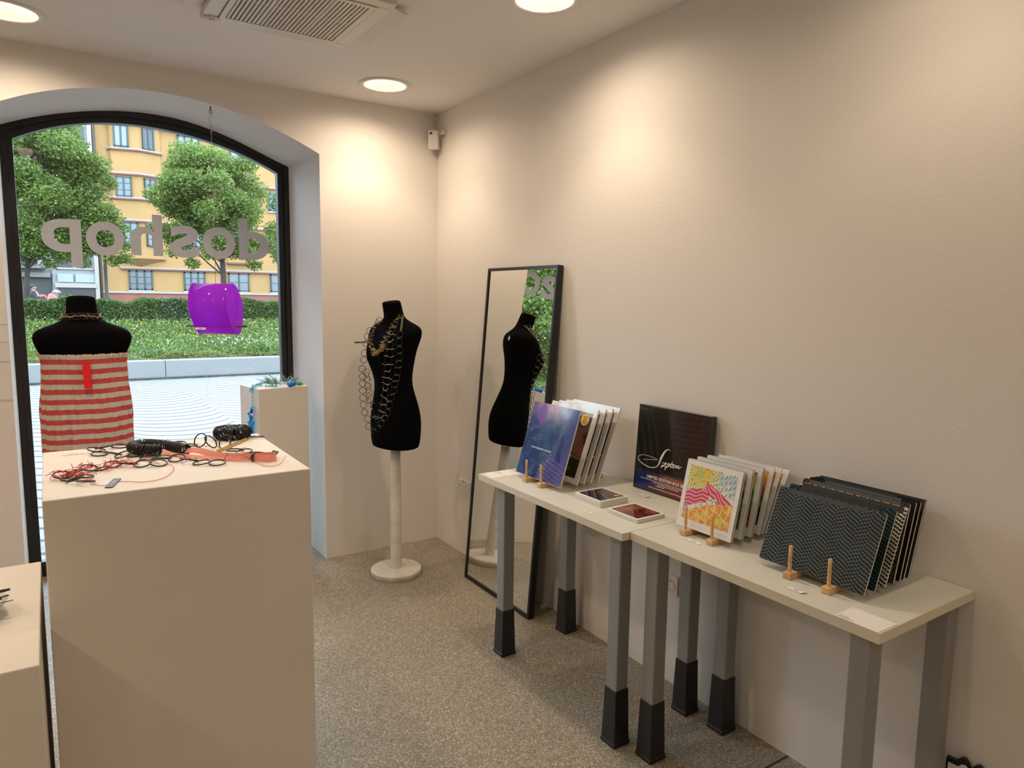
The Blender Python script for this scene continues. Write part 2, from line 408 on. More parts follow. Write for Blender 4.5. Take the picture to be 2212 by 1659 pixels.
# ceiling with round holes for the downlights
LAMPS = [(-.50, -.37), (-2.12, -.39), (-3.75, -.39)] + [(x, y) for y in (-1.71, -3.05, -4.4, -5.75) for x in (-.44, -2.12, -3.75) if (x, y) not in ((-2.12, -3.05), (-2.12, -4.4))]
c = MB(); HR = .114
ys = [(-.17, -.59)] + [(y+.2, y-.2) for y in (-1.71, -3.05, -4.4, -5.75)]
def quad(x0, x1, y0, y1, z=H): c.add([(x0, y0, z), (x1, y0, z), (x1, y1, z), (x0, y1, z)], [(0, 1, 2, 3)])
yt = 0.
for (ya, yb) in ys:
    quad(XL, 0, ya, yt); yt = yb
    row = sorted([L for L in LAMPS if yb < L[1] < ya]); xt = XL
    for (lx, ly) in row:
        x0, x1 = lx-.2, lx+.2; quad(xt, x0, yb, ya); xt = x1
        N = 48; cc = []; oo = []
        for j in range(N):
            a = 2*pi*j/N + pi/4; dx, dy = cos(a), sin(a)
            cc.append((lx+HR*dx, ly+HR*dy, H))
            tx = (x1-lx)/abs(dx) if abs(dx) > 1e-9 else 9; ty = ((ya-ly) if dy > 0 else (ly-yb))/max(abs(dy), 1e-9)
            t = min(tx, ty); oo.append((lx+dx*t, ly+dy*t, H))
        c.add(cc+oo, [(j, (j+1) % N, N+(j+1) % N, N+j) for j in range(N)])
        for sx in (x0, x1):
            for sy in (ya, yb):     # close the cell corners the fan leaves open
                best = sorted(range(N), key=lambda j: (oo[j][0]-sx)**2+(oo[j][1]-sy)**2)[:3]
                ps = [oo[j] for j in best]
                a_ = min(ps, key=lambda q: abs(q[0]-sx)*10+abs(q[1]-sy)); b_ = min(ps, key=lambda q: abs(q[1]-sy)*10+abs(q[0]-sx))
                if a_ != b_: c.add([a_, b_, (sx, sy, H)], [(0, 1, 2)])
    quad(xt, 0, yb, ya)
quad(XL, 0, YF, yt)
c.box((XL-.3, YF-.3, H+.2), (.3, .72, H+.35))
struct(c.build('ceiling', M_ceil))

# window_1: black frame, glass, vinyl lettering read from the street
win = bpy.data.objects.new('window_1', None); COL.objects.link(win); win.location = (-1.5, .57, 0); win['kind'] = 'structure'
def band(A, B, y0, y1):
    b = MB(); k = len(A)
    V = P3(A, y0)+P3(B, y0)+P3(A, y1)+P3(B, y1); fs = []
    for i in range(k-1): fs += [(i, k+i, k+i+1, i+1), (2*k+i, 2*k+i+1, 3*k+i+1, 3*k+i), (k+i, 3*k+i, 3*k+i+1, k+i+1), (i, i+1, 2*k+i+1, 2*k+i)]
    return b.add(V, fs)
mid = [((a[0]*.52+b[0]*.48), (a[1]*.52+b[1]*.48)) for a, b in zip(O_fr, O_gl)]
fr = band(O_fr, mid, YFR+.0, YFR+.085); fr.box((-2.203, YFR, 0), (-.752, YFR+.085, .045))
fr.build('window_frame', M_frame, win)
sa = band(mid, O_gl, YFR+.016, YFR+.07); sa.box((-2.175, YFR+.016, .045), (-.785, YFR+.07, .078))
sa.build('window_sash', M_frame, win)
gl = MB()
gl.prism([(x, z) for x, z in O_gl], (0, .575, 0), (1, 0, 0), (0, 0, 1), (0, 1, 0), .006)
pane = gl.build('pane', M_glass, win)
for ch, x0, x1, z0, z1 in (('d', -1.052, -.873, 1.770, 2.013), ('o', -1.257, -1.074, 1.766, 1.953), ('s', -1.435, -1.277, 1.764, 1.949), ('h', -1.633, -1.469, 1.768, 2.0), ('o', -1.848, -1.664, 1.759, 1.944), ('p', -2.052, -1.868, 1.691, 1.945)):
    v, f = text_mesh(ch, 1., .022)
    mn, mx = v.min(0), v.max(0)
    V = [(x1-(q[0]-mn[0])/(mx[0]-mn[0])*(x1-x0), .5745, z0+(q[1]-mn[1])/(mx[1]-mn[1])*(z1-z0)) for q in v]
    b = MB(); b.add(V+[(q[0], .5738, q[2]) for q in V], [tuple(reversed(t)) for t in f]+[tuple(i+len(V) for i in t) for t in f])
    b.build('vinyl_letter', M_vinyl, win)

# ================================================================== CEILING FITTINGS
M_glow = mat('lamp_lens', (1, 1, 1), .4, emit=((1.0, .83, .60), 14.0))
M_refl = mat('lamp_reflector', (.85, .80, .70), .25, metal=.6)
def downlight(x, y, label, group, dim=1.):
    t = thing('downlight', (x, y, H), label, 'ceiling light', group)
    MB().lathe([(.108, .0), (.110, -.006), (.130, -.008), (.135, -.003), (.135, 0)], (x, y, H), 48, caps=(False, False)).build('trim_ring', M_white, t)
    MB().lathe([(.109, -.004), (.102, .03), (.090, .058)], (x, y, H), 48, caps=(False, False)).build('reflector', M_refl, t)
    MB().lathe([(.0, .0), (.090, 0), (.090, .012), (0, .012)], (x, y, H+.056), 40, caps=(False, False)).build('lens', M_glow, t)
    MB().lathe([(.112, .0), (.112, .09), (0, .09)], (x, y, H+.0), 32, caps=(False, False)).build('housing', M_dark, t)
    for nm, wt, sz, bl, rad, zz in (('beam_light', LAMP_W, 104, .55, .03, .0), ('spill_light', LAMP_SPILL, 168, .9, .05, -.012)):
        L = bpy.data.lights.new(nm, 'SPOT'); L.energy = wt*dim; L.spot_size = radians(sz); L.spot_blend = bl; L.shadow_soft_size = rad; L.color = LAMP_COL
        o = bpy.data.objects.new(nm, L); COL.objects.link(o); o.parent = t; o.location = (0, 0, zz)
labs = {(-.50, -.37): 'lit round recessed downlight in the ceiling near the room corner',
        (-2.12, -.39): 'lit round recessed downlight at the far left edge of the ceiling',
        (-.44, -1.71): 'lit round recessed downlight cut by the top edge, over the tables'}
for (x, y) in LAMPS:
    lb = labs.get((x, y)); dim = .45 if y < -2 and x > -1 else 1.; downlight(x, y, lb or 'lit round recessed downlight further back in the shop ceiling', 'recessed downlights' if lb else 'recessed downlights out of view', dim)

# air conditioning cassette
ax0, ax1, ay0, ay1 = -1.487, -.905, -1.43, -.862; zc = 2.62
ac = thing('ceiling_air_conditioner', ((ax0+ax1)/2, (ay0+ay1)/2, zc), 'square cream ceiling air conditioner with slatted grille', 'air conditioner')
def frame_box(b, x0, x1, y0, y1, i, z0, z1, mi=0):
    b.box((x0, y0, z0), (x1, y0+i, z1), mi); b.box((x0, y1-i, z0), (x1, y1, z1), mi)
    b.box((x0, y0+i, z0), (x0+i, y1-i, z1), mi); b.box((x1-i, y0+i, z0), (x1, y1-i, z1), mi)
b = MB(); frame_box(b, ax0, ax1, ay0, ay1, .055, zc, zc+.026); b.build('panel', M_grille, ac, bevel=.004)
MB().box((ax0+.04, ay0+.04, zc+.03), (ax1-.04, ay1-.04, H-.002)).build('casing', M_dark, ac)
gx0, gx1, gy0, gy1 = ax0+.058, ax1-.058, ay0+.058, ay1-.058
b = MB(); frame_box(b, gx0, gx1, gy0, gy1, .02, zc-.003, zc+.02)
NS = 27
for i in range(NS):
    x = gx0+.022+(gx1-gx0-.044)*(i+.5)/NS; b.box((x-.0042, gy0+.015, zc-.001), (x+.0042, gy1-.015, zc+.012))
b.box((gx0+.015, (gy0+gy1)/2-.004, zc+.003), (gx1-.015, (gy0+gy1)/2+.004, zc+.014))
for x in (gx0+.14, gx1-.14): b.box((x-.006, gy0+.015, zc+.0), (x+.006, gy1-.015, zc+.012))
b.build('grille', M_grille, ac)
for sx, sg in ((ax0-.040, -1), (ax1+.040, 1)):
    b = MB(); mt = Matrix.Translation((sx, (ay0+ay1)/2, zc+.022)) @ Matrix.Rotation(radians(14*sg), 4, 'Y')
    b.box((-.04, -.2, -.004), (.04, .2, .004), 0, mt); b.build('air_flap', M_grille, ac, bevel=.002)
b = MB(); b.lathe([(.0, 0), (.034, 0), (.034, -.004), (.0, -.004)], (ax0+.036, ay1-.036, zc), 24, caps=(False, False)); b.build('sensor_cap', M_grille, ac)
b = MB()
for i, (dx, dy) in enumerate(((-.012, .004), (-.002, .006), (.008, .004), (-.006, -.008), (.004, -.01))):
    b.box((ax0+.036+dx-.003, ay1-.036+dy-.0012, zc-.0052), (ax0+.036+dx+.003, ay1-.036+dy+.0012, zc-.0038))
b.build('cap_print', M_ink, ac)

# motion sensor in the corner
ms = thing('motion_sensor', (-.05, -.05, 2.43), 'small white motion sensor box high in the room corner', 'sensor')
mt = Matrix.Translation((-.053, -.055, 2.492)) @ Matrix.Rotation(radians(-38), 4, 'Z') @ Matrix.Rotation(radians(4), 4, 'X')
MB().box((-.031, -.02, -.055), (.031, .02, .055), 0, mt).build('sensor_case', M_white, ms, bevel=.006)
MB().box((-.02, -.0225, -.04), (.012, -.019, -.012), 0, mt).build('sensor_lens', M_grille, ms, bevel=.001)
MB().box((-.020, -.0215, .030), (-.005, -.0195, .042), 0, mt).build('sensor_indicator', M_ink, ms)
b = MB(); b.box((-.024, -.115, 2.52), (-.001, -.08, 2.545)); b.tube([(-.05, -.052, 2.53), (-.012, -.098, 2.533)], .006); b.build('wall_bracket', M_white, ms, bevel=.002)
MB().tube(smooth_path([(-.03, -.02, 2.54), (-.022, -.008, 2.58), (-.03, -.005, 2.62), (-.02, -.006, 2.657)]), .0016, 6).build('sensor_cable', M_cordw, ms)

# wall sockets
def socket(y0, y1, z0, z1, label, txt):
    t = thing('wall_socket', (0, (y0+y1)/2, z0), label, 'socket')
    MB().box((-.010, y0, z0), (-.0005, y1, z1)).build('socket_plate', M_white, t, bevel=.002)
    ym = (y0+y1)/2
    for yc in ((y0+ym)/2+.002, (y1+ym)/2-.002):
        mt = Matrix.Translation((-.0102, yc, (z0+z1)/2-.004)) @ Matrix.Rotation(radians(-90), 4, 'Y')
        b = MB(); b.lathe([(.027, 0), (.027, .002), (.0225, .002), (.021, -.012), (0, -.012)], (0, 0, 0), 28, caps=(False, False), mtx=mt)
        o = b.build('outlet', M_grille, t)
        b = MB()
        for s in (-1, 1): b.lathe([(.0028, 0), (.0028, .0015), (0, .0015)], (0, 0, 0), 10, caps=(False, False), mtx=mt @ Matrix.Translation((0, .0095*s, -.0115)))
        b.box((-.0195, -.003, -.004), (-.016, .003, .0005), 0, mt); b.box((.016, -.003, -.004), (.0195, .003, .0005), 0, mt)
        b.build('outlet_holes', M_ink, o)
    v, f = text_mesh(txt, .016, .0004, align='CENTER')
    MB().add([(-.0106, ym-q[0], z1-.0125+q[1]) for q in v], f).build('socket_marking', M_ink, t)
socket(-.440, -.296, .378, .462, 'white double wall socket left of the leaning mirror', 'W11')
socket(-2.090, -1.945, .376, .458, 'white double wall socket marked W10 behind the table legs', 'W10')

# label cards stuck to the wall left of the window
for i, (x0, x1, z0, z1, nm) in enumerate(((-2.33, -2.203, 1.406, 1.53, 'topmost'), (-2.33, -2.205, 1.325, 1.402, 'second'), (-2.335, -2.207, 1.236, 1.321, 'third'), (-2.335, -2.203, 1.058, 1.152, 'lowest'))):
    o = MB().box((x0, -.0022, z0), (x1, -.0006, z1)).build('info_card', M_paper)
    tag(o, f'{nm} of four pale info cards stuck on the wall left of the window', 'card', 'info cards on the wall')

# ================================================================== PLINTHS
o = MB().box((-2.084, -1.957, 0), (-1.430, -1.334, 1.05)).build('display_plinth', M_plinth, bevel=.003)
tag(o, 'large white painted plinth in the foreground displaying black ring necklaces', 'plinth')
o = MB().box((-2.72, -2.198, 0), (-2.104, -1.49, .75)).build('display_plinth', M_plinth, bevel=.003)
tag(o, 'low white painted plinth at the left edge of the picture', 'plinth')
mt = Matrix.Translation((-.845, -.06, 0)) @ Matrix.Rotation(radians(9), 4, 'Z')
o = MB().box((-.283, 0, 0), (0, .26, 1.052), 0, mt).build('display_plinth', M_plinth, bevel=.003)
tag(o, 'narrow tall white plinth standing against the window jamb', 'plinth')
mt2 = mt
b = MB().box((-.2845, .075, .985), (-.2835, .11, 1.01), 0, mt); tag(b.build('price_tag', M_paper), 'tiny white price label stuck on the narrow plinth side', 'price tag')

# ================================================================== MIRROR
my0, my1 = -1.296, -.668; tl = math.atan2(.138, 1.715); ml = 1.718
t = thing('leaning_mirror', (-.17, (my0+my1)/2, 0), 'tall black framed mirror leaning against the right wall', 'mirror')
mt = Matrix.Translation((-.176, 0, .0015)) @ Matrix.Rotation(tl, 4, 'Y')
b = MB(); fw_ = .0155
b.box((0, my0, 0), (.034, my0+fw_, ml), 0, mt); b.box((0, my1-fw_, 0), (.034, my1, ml), 0, mt)
b.box((0, my0+fw_, 0), (.034, my1-fw_, fw_+.004), 0, mt); b.box((0, my0+fw_, ml-fw_), (.034, my1-fw_, ml), 0, mt)
b.build('mirror_frame', M_mframe, t, bevel=.0015)
MB().box((.006, my0+fw_-.002, fw_), (.012, my1-fw_+.002, ml-fw_+.002), 0, mt).build('mirror_glass', M_mirror, t)
MB().box((.026, my0+fw_, fw_+.004), (.030, my1-fw_, ml-fw_), 0, mt).build('backing_board', M_dark, t)

# ================================================================== TABLES
TZ = .787
def table(y0, y1, xf, legs, label):
    t = thing('display_table', ((xf-.003)/2, (y0+y1)/2, 0), label, 'table', 'grey-legged display tables')
    b = MB().box((xf, y0, TZ-.026), (-.003, y1, TZ)); b.m = [0, 0, 1, 1, 1, 1]; b.build('tabletop', [M_top, M_edge], t)
    for lx, ly in legs:
        l = MB().box((lx-.027, ly-.027, .19), (lx+.027, ly+.027, TZ-.0265)).build('leg', M_leg, t, bevel=.004)
        b = MB(); R = []
        for hw, z in ((.037, 0), (.037, .012), (.0345, .016), (.0295, .205), (.028, .207)):
            R.append([(lx-hw, ly-hw, z), (lx+hw, ly-hw, z), (lx+hw, ly+hw, z), (lx-hw, ly+hw, z)])
        b.loft(R, 0, False); b.build('rubber_boot', M_boot, l, bevel=.003)
    return t
table(-2.294, -1.368, -.505, [(-.443, -1.499), (-.081, -1.475), (-.452, -2.234), (-.096, -2.232)], 'grey-legged table with pale top nearer the mirror, holding the blue record')
table(-3.137, -2.297, -.471, [(-.404, -2.361), (-.071, -2.385), (-.428, -3.084), (-.068, -3.092)], 'grey-legged table with pale top nearer the camera, holding the notebooks')

# ================================================================== DRESS FORMS
# profile rows: z from neck top down: (z, half width, half depth front, half depth back, forward shift)
PROF = [(.000, .055, .048, .048, .000), (.010, .066, .054, .055, .000), (.05, .068, .056, .056, .002), (.12, .071, .058, .056, .006), (.20, .074, .060, .058, .002), (.245, .145, .072, .07, .00)]
TORSO = [ # (height above torso bottom, half width, front depth, back depth, shift forward)
 (.000, .130, .085, .085, .0), (.004, .142, .100, .100, .0), (.03, .150, .104, .108, .0), (.09, .157, .106, .116, .0), (.15, .158, .105, .118, .0),
 (.21, .151, .102, .108, .0), (.27, .134, .096, .090, .0), (.33, .117, .092, .076, .003), (.37, .113, .094, .070, .005), (.42, .121, .106, .072, .008),
 (.47, .133, .124, .080, .010), (.515, .141, .137, .088, .010), (.55, .148, .132, .096, .008), (.585, .162, .116, .101, .004), (.615, .176, .100, .100, .0),
 (.645, .178, .084, .094, -.004), (.665, .164, .072, .084, -.008), (.682, .126, .064, .072, -.008), (.698, .083, .056, .060, -.004), (.715, .060, .050, .053, .002),
 (.74, .056, .048, .050, .010), (.785, .054, .047, .049, .020), (.800, .052, .045, .047, .024), (.806, .044, .038, .040, .025)]
NS_ = 40
def torso_ring(row, grow=0., fn=None, n=NS_):
    z, w_, df, db, sh = row; out = []
    for j in range(n):
        a = 2*pi*j/n; cx, sy = cos(a), sin(a)
        ex = .86 if z < .68 else 1.0
        px = (w_+grow)*math.copysign(abs(cx)**ex, cx); d = (df if sy > 0 else db)+grow
        py = d*math.copysign(abs(sy)**ex, sy)+sh
        if sy > 0 and .43 < z < .58:      # bust: two rounded fronts with a shallow middle
            k = math.sin((z-.43)/.15*pi); py += k*.020*(math.exp(-((px-.066)/.042)**2)+math.exp(-((px+.066)/.042)**2)-.55)
        if sy < 0 and .05 < z < .24:
            k = math.sin((z-.05)/.19*pi); py -= k*.010*(math.exp(-((px-.06)/.05)**2)+math.exp(-((px+.06)/.05)**2)-.5)
        if fn: px, py = fn(a, z, px, py)
        out.append((px, py, z))
    return out
def dress_form(cx, cy, face, zb, label):
    """face = direction angle of the chest in the floor plane"""
    t = thing('dress_form', (cx, cy, 0), label, 'dress form', 'black dress forms')
    mt = Matrix.Translation((cx, cy, zb)) @ Matrix.Rotation(face-pi/2, 4, 'Z')
    rows = TORSO; b = MB()
    R = [[mt @ Vector(q) for q in torso_ring(r)] for r in rows]
    # tilted flat neck top
    for k, ring in enumerate(R[-4:]):
        f = (k+1)/4*.20
        for i, q in enumerate(ring):
            loc = mt.inverted() @ q; loc.z -= f*(loc.y)*1.0; ring[i] = mt @ loc
    b.loft(R); o = b.build('torso', M_black, t, subsurf=1)
    b2 = MB().lathe([(.0, -.012), (.030, -.012), (.034, 0), (.034, .012)], (cx, cy, zb-.001), 28, caps=(False, False)); b2.build('collar_ring', M_stand, t)
    b3 = MB().lathe([(.029, .035), (.031, .10), (.030, .45), (.028, zb-.16), (.032, zb-.15), (.027, zb-.14), (.032, zb-.125), (.026, zb-.115), (.031, zb-.10), (.027, zb-.09), (.028, zb-.01)], (cx, cy, 0), 28, caps=(False, True))
    b3.build('pole', M_stand, t)
    b4 = MB().lathe([(.141, 0), (.141, .031)], (cx, cy, 0), 64, caps=(True, False)); b4.lathe([(.141, .031), (.1385, .0355), (.135, .038)], (cx, cy, 0), 64, caps=(False, True)); b4.build('round_base', M_stand, t)
    return t, mt, R
F2, mt_f2, R2 = dress_form(-.479, -.425, radians(180+17), .730, 'black dress form hung with ring chain necklaces on a white pole stand')
F1, mt_f1, R1 = dress_form(-1.928, -.560, radians(90), .735, 'black dress form standing in the window, back turned, wearing the striped dress')

# tube dress on the window form (seen from its back)
t = thing('tube_dress', (-1.928, -.560, .45), 'red and white striped strapless dress on the window dress form', 'dress')
b = MB(); rows = []; uvz = []
ZT = .572; NR = 60; nseg = 168
def lerp_row(z):
    z = max(z, .0); a = TORSO[0]
    for r in TORSO[1:]:
        if r[0] >= z: k = (z-a[0])/max(r[0]-a[0], 1e-6); return (z,)+tuple(a[i]+(r[i]-a[i])*k for i in range(1, 5))
        a = r
    return a
for i in range(NR+1):
    z = ZT-(ZT+.27)*(i/NR)**1.0; base = lerp_row(z if z > .0 else .0)
    hw = max(base[1], .144 + .014*min(1, (ZT-z)/.25)); fd = max(base[2], .128); bd = max(base[3], .104+.012*min(1, (ZT-z)/.3))
    row = (z if z > 0 else 0, hw, fd, bd, base[4]*.5)
    s = min(1, max(0, (ZT-.10-z)/.10)); ring = []
    for j in range(nseg):
        a = 2*pi*j/nseg
        g = .004+.0018*sin(a*42)*(1-s) + s*(.0035*sin(a*17+1.5*sin(z*9))+.0028*sin(a*29+2*sin(z*14+2))+.0016*sin(a*47+5*z)) + .0012*sin(z*420)*(1-s)
        if i == 0: g += .004
        if i == 1: g -= .001
        cx, sy = cos(a), sin(a)
        px = (row[1]+g)*math.copysign(abs(cx)**.85, cx); py = ((row[2] if sy > 0 else row[3])+g)*math.copysign(abs(sy)**.85, sy)+row[4]
        zz = z+(.0016*sin(a*70)+.001*sin(a*23) if i == 0 else 0)
        ring.append(mt_f1 @ Vector((px, py, zz)))
        uvz.append((j/nseg*6, (z-ZT)/.0403+.0 + .03*sin(a*5+z*6)))
    rows.append(ring)
b.loft(rows, 0, True, (False, False)); b.uv = uvz
o = b.build('skirt', M_dress, t); sd = o.modifiers.new('solid', 'SOLIDIFY'); sd.thickness = .0015
b = MB(); tp = [(.0, -.1235, .545), (.0, -.128, .51), (.001, -.133, .47), (.002, -.136, .435)]
V = []
for x, y, z in tp: V += [mt_f1 @ Vector((x-.014, y, z)), mt_f1 @ Vector((x+.014, y, z)), mt_f1 @ Vector((x+.014, y+.0015, z)), mt_f1 @ Vector((x-.014, y+.0015, z))]
b.loft([V[i*4:i*4+4] for i in range(4)], 0, False); b.build('ribbon_tag', M_redtag, t)

# --- helpers to drape things on the corner dress form
def bvh_of(Rs):
    n = len(Rs[0]); vs = [q for r in Rs for q in r]; fs = []
    for i in range(len(Rs)-1):
        for j in range(n): fs.append((i*n+j, i*n+(j+1) % n, (i+1)*n+(j+1) % n, (i+1)*n+j))
    return BVHTree.FromPolygons(vs, fs)
bv2 = bvh_of(R2); C2 = Vector((-.479, -.425, 0))
Dv = Vector((.408, .913, 0)); Rv = Vector((.913, -.408, 0))    # across / into the form, as one faces it from the shop
def on_form(a, z, lift=.004):
    o_ = C2+Rv*a-Dv*.6; o_.z = z
    hit = bv2.ray_cast(o_, Dv, 1.0)
    if hit[0] is None: return C2+Rv*a-Dv*.03+Vector((0, 0, z)), -Dv
    nr = hit[1] if hit[1].dot(Dv) < 0 else -hit[1]
    return hit[0]+nr*lift, nr
rnd = random.Random(3)
def knot(b, p, nr, L, mi, r=.0011):
    """a tied thread with two loose ends"""
    t_ = nr.cross(Vector((0, 0, 1))).normalized(); u_ = nr.cross(t_).normalized()
    for s in (-1, 1):
        a = rnd.uniform(-.5, .5); d = (t_*cos(a)*s+u_*sin(a))
        b.tube([p+nr*.002, p+d*L*.5+nr*.004+u_*rnd.uniform(-.3, .3)*L, p+d*L+nr*.003+u_*rnd.uniform(-.5, .5)*L], r, 5, mi)
    b.sphere(p+nr*.003, r*2.1, 5, mi)
def ring_chain(name, pts, R, thread_mat, label, L=.014):
    t = thing(name, (C2.x, C2.y, 1.2), label, 'necklace', 'necklaces on the corner dress form')
    path = [Vector((a, 0, z)) for a, z in pts]; path = smooth_path(path, 8)
    out = [path[0]]; acc = 0
    for p, q in zip(path, path[1:]):
        acc += (q-p).length
        if acc >= 2*R*.98: out.append(q); acc = 0
    prev = None
    for q in out:
        p, nr = on_form(q.x, q.z); b = MB()
        b.ring(p+nr*.002, (nr+Vector((rnd.uniform(-.2, .2), rnd.uniform(-.2, .2), 0))), R, .0013, 20, 5); b.build('cord_ring', M_rubber, t)
        if prev is not None: k = MB(); knot(k, (p+prev)/2, nr, L*rnd.uniform(.7, 1.3), 0); k.build('thread_knot', thread_mat, t)
        prev = p
    return t
green = [(0.029, 1.356), (0.023, 1.318), (0.02, 1.274), (0.019, 1.233), (0.017, 1.194), (0.011, 1.153), (0.006, 1.122), (-0.002, 1.086), (-0.007, 1.047), (-0.022, 1.011), (-0.027, 0.97), (-0.04, 0.924), (-0.066, 0.883), (-0.092, 0.841), (-0.118, 0.826), (-0.141, 0.852), (-0.150, 0.914)]
left = [(-0.164, 0.932), (-0.169, 0.973), (-0.171, 1.011), (-0.172, 1.05), (-0.172, 1.089), (-0.172, 1.127), (-0.173, 1.168), (-0.164, 1.217), (-0.159, 1.253), (-0.148, 1.3), (-0.143, 1.336), (-0.130, 1.368)]
white = [(0.001, 1.408), (-0.012, 1.367), (-0.02, 1.325), (-0.022, 1.289), (-0.026, 1.261), (-0.035, 1.22), (-0.036, 1.179), (-0.039, 1.137), (-0.043, 1.096), (-0.048, 1.055), (-0.05, 1.019), (-0.056, 0.98), (-0.066, 0.942), (-0.076, 0.903), (-0.102, 0.898), (-0.12, 0.934), (-0.128, 0.98), (-0.138, 1.037), (-0.146, 1.078), (-0.150, 1.117), (-0.152, 1.145), (-0.157, 1.176)]
gold = [(-0.081, 1.430), (-0.097, 1.403), (-0.112, 1.356), (-0.123, 1.31), (-0.11, 1.274), (-0.092, 1.258), (-0.066, 1.276), (-0.053, 1.3), (-0.04, 1.336), (-0.02, 1.356), (0.001, 1.408), (0.030, 1.455)]
tg = ring_chain('ring_necklace', green, .018, M_green, 'longest black ring necklace tied with green thread, hanging down the dress form')
b = MB()
for off in (0, .006): b.tube(smooth_path([on_form(a+off, z, .003)[0] for a, z in ((.040, 1.458), (.036, 1.42), (.032, 1.385), (.029, 1.374))], 4), .0011, 5)
b.build('hanging_cord', M_green, tg)
prevp = None
for a, z in left:
    p, nr = on_form(a, z); b = MB(); b.ring(p-Dv*.01, -Dv, .0175, .0015, 20, 5); b.build('cord_ring', M_rubber, tg)
    if prevp is not None: b = MB(); knot(b, (p+prevp)/2-Dv*.01, -Dv, .010, 0); b.build('thread_knot', M_green, tg)
    prevp = p
for i in range(6):
    p = C2+Rv*(-.150+.002*i)+Vector((0, 0, 1.135-.029*i)); b = MB(); b.ring(p-Dv*.02, (-Dv+Rv*.5*((i % 3)-1)), .013, .0013, 16, 5); b.build('cord_ring', M_rubber, tg)
ring_chain('ring_necklace', white, .0185, M_silver, 'black ring necklace tied with pale thread, in the middle of the dress form', .026)
tgd = thing('ring_necklace', (C2.x, C2.y, 1.25), 'shortest necklace with a messy bunch of golden threads at the chest', 'necklace', 'necklaces on the corner dress form')
k = MB(); path = smooth_path([Vector((a, 0, z)) for a, z in gold], 7)
for i, q in enumerate(path):
    p, nr = on_form(q.x, q.z, .005)
    if i % 4 == 0: b = MB(); b.ring(p, nr+Vector((rnd.uniform(-.5, .5), rnd.uniform(-.5, .5), 0)), .014, .0012, 16, 5); b.build('cord_ring', M_rubber, tgd)
    dens = 3 if 24 < i < 50 else 1
    for _ in range(dens): knot(k, p+Vector((rnd.uniform(-.012, .012), 0, rnd.uniform(-.012, .012)))+nr*rnd.uniform(0, .006), nr, rnd.uniform(.006, .014), 0, .0009)
k.build('golden_threads', M_gold, tgd)['kind'] = 'stuff'
p, nr = on_form(-.128, 1.313, .01); e = C2+Rv*(-.208)-Dv*.09; e.z = 1.312; p.z = 1.312
b = MB(); d = (e-p).normalized(); upv = Vector((0, 0, 1)); b.prism([(0, -.004), ((e-p).length, -.004), ((e-p).length, .004), (0, .004)], p, d, upv, d.cross(upv), .0015)
o = b.build('bar_tag', M_tag, tgd)
b = MB()
for i in range(8): b.prism([(.012+i*.007, -.0015), (.016+i*.007, -.0015), (.016+i*.007, .0015), (.012+i*.007, .0015)], p+d.cross(upv)*-.0003, d, upv, d.cross(upv), .0002)
b.build('tag_print', M_gold, o)
# small white label on the back of the corner form (the mirror shows it)
q = mt_f2 @ Vector((-.055, -.0735, .648)); b = MB()
hit = bv2.find_nearest(mt_f2 @ Vector((-.06, -.12, .64))); n0 = hit[1]; n0 = n0 if n0.dot(hit[0]-Vector((C2.x, C2.y, hit[0].z))) > 0 else -n0
ta = n0.orthogonal().normalized(); tb = n0.cross(ta)
b.prism([(-.012, -.012), (.012, -.012), (.012, .012), (-.012, .012)], hit[0]+n0*.001, ta, tb, n0, .001); tag(b.build('price_tag', M_paper), 'small white label pinned to the shoulder of the corner dress form', 'price tag')

# necklace on the window form
bv1 = bvh_of(R1); t = thing('ring_necklace', (-1.928, -.56, 1.42), 'ring necklace with yellow and pink threads round the window form neck', 'necklace')
prev = None
for i in range(26):
    a = 2*pi*i/26; zz = 1.447-.030*(sin(a) if sin(a) > 0 else sin(a)*.25)
    d = Vector((cos(a), sin(a), 0)); o_ = Vector((-1.928, -.555, zz))+d*.4
    h_ = bv1.ray_cast(o_, -d, 1.0)
    if h_[0] is None: continue
    nr = (h_[1] if h_[1].dot(d) > 0 else -h_[1]); p = h_[0]+nr*.006
    b = MB(); b.ring(p, nr+Vector((0, 0, .3*(-1)**i)), .0155, .0012, 16, 5); b.build('cord_ring', M_rubber, t)
    if prev is not None: k = MB(); knot(k, (p+prev)/2+nr*.003, nr, .016, 0, .0010); k.build('thread_knot', [M_gold, M_pink][i % 2], t)
    prev = p

# ================================================================== HANGING FEEDER
R_ = Vector((.98, -.19, 0)); Vv = Vector((.19, .98, 0)); A_ = (R_*.906-Vv*.42).normalized(); B_ = Vector((-A_.y, A_.x, 0))
t = thing('bird_feeder', (-1.29, .05, 1.335), 'translucent purple acrylic bird feeder hanging on a cord in the window', 'bird feeder')
cen = Vector((-1.293, .05, 1.478)); UZ = (Vector((0, 0, 1))-A_*.09).normalized()
def egg(s=1., n=48, off=0):
    P = []
    for j in range(n):
        a = 2*pi*j/n; y = sin(a); x = cos(a)
        wd = .100*(1-.0*y) if y > 0 else .100*(1+.22*y)
        P.append((x*wd*s, (y*.137+.0)*s))
    return P
half = .098
b = MB(); E1 = egg(.985); R = []
for u in (-half, half): R.append([cen+A_*u+B_*x+UZ*z for x, z in E1])
b.loft(R, 0, True, (False, False)); o = b.build('shell', M_purple, t); sd = o.modifiers.new('s', 'SOLIDIFY'); sd.thickness = .003
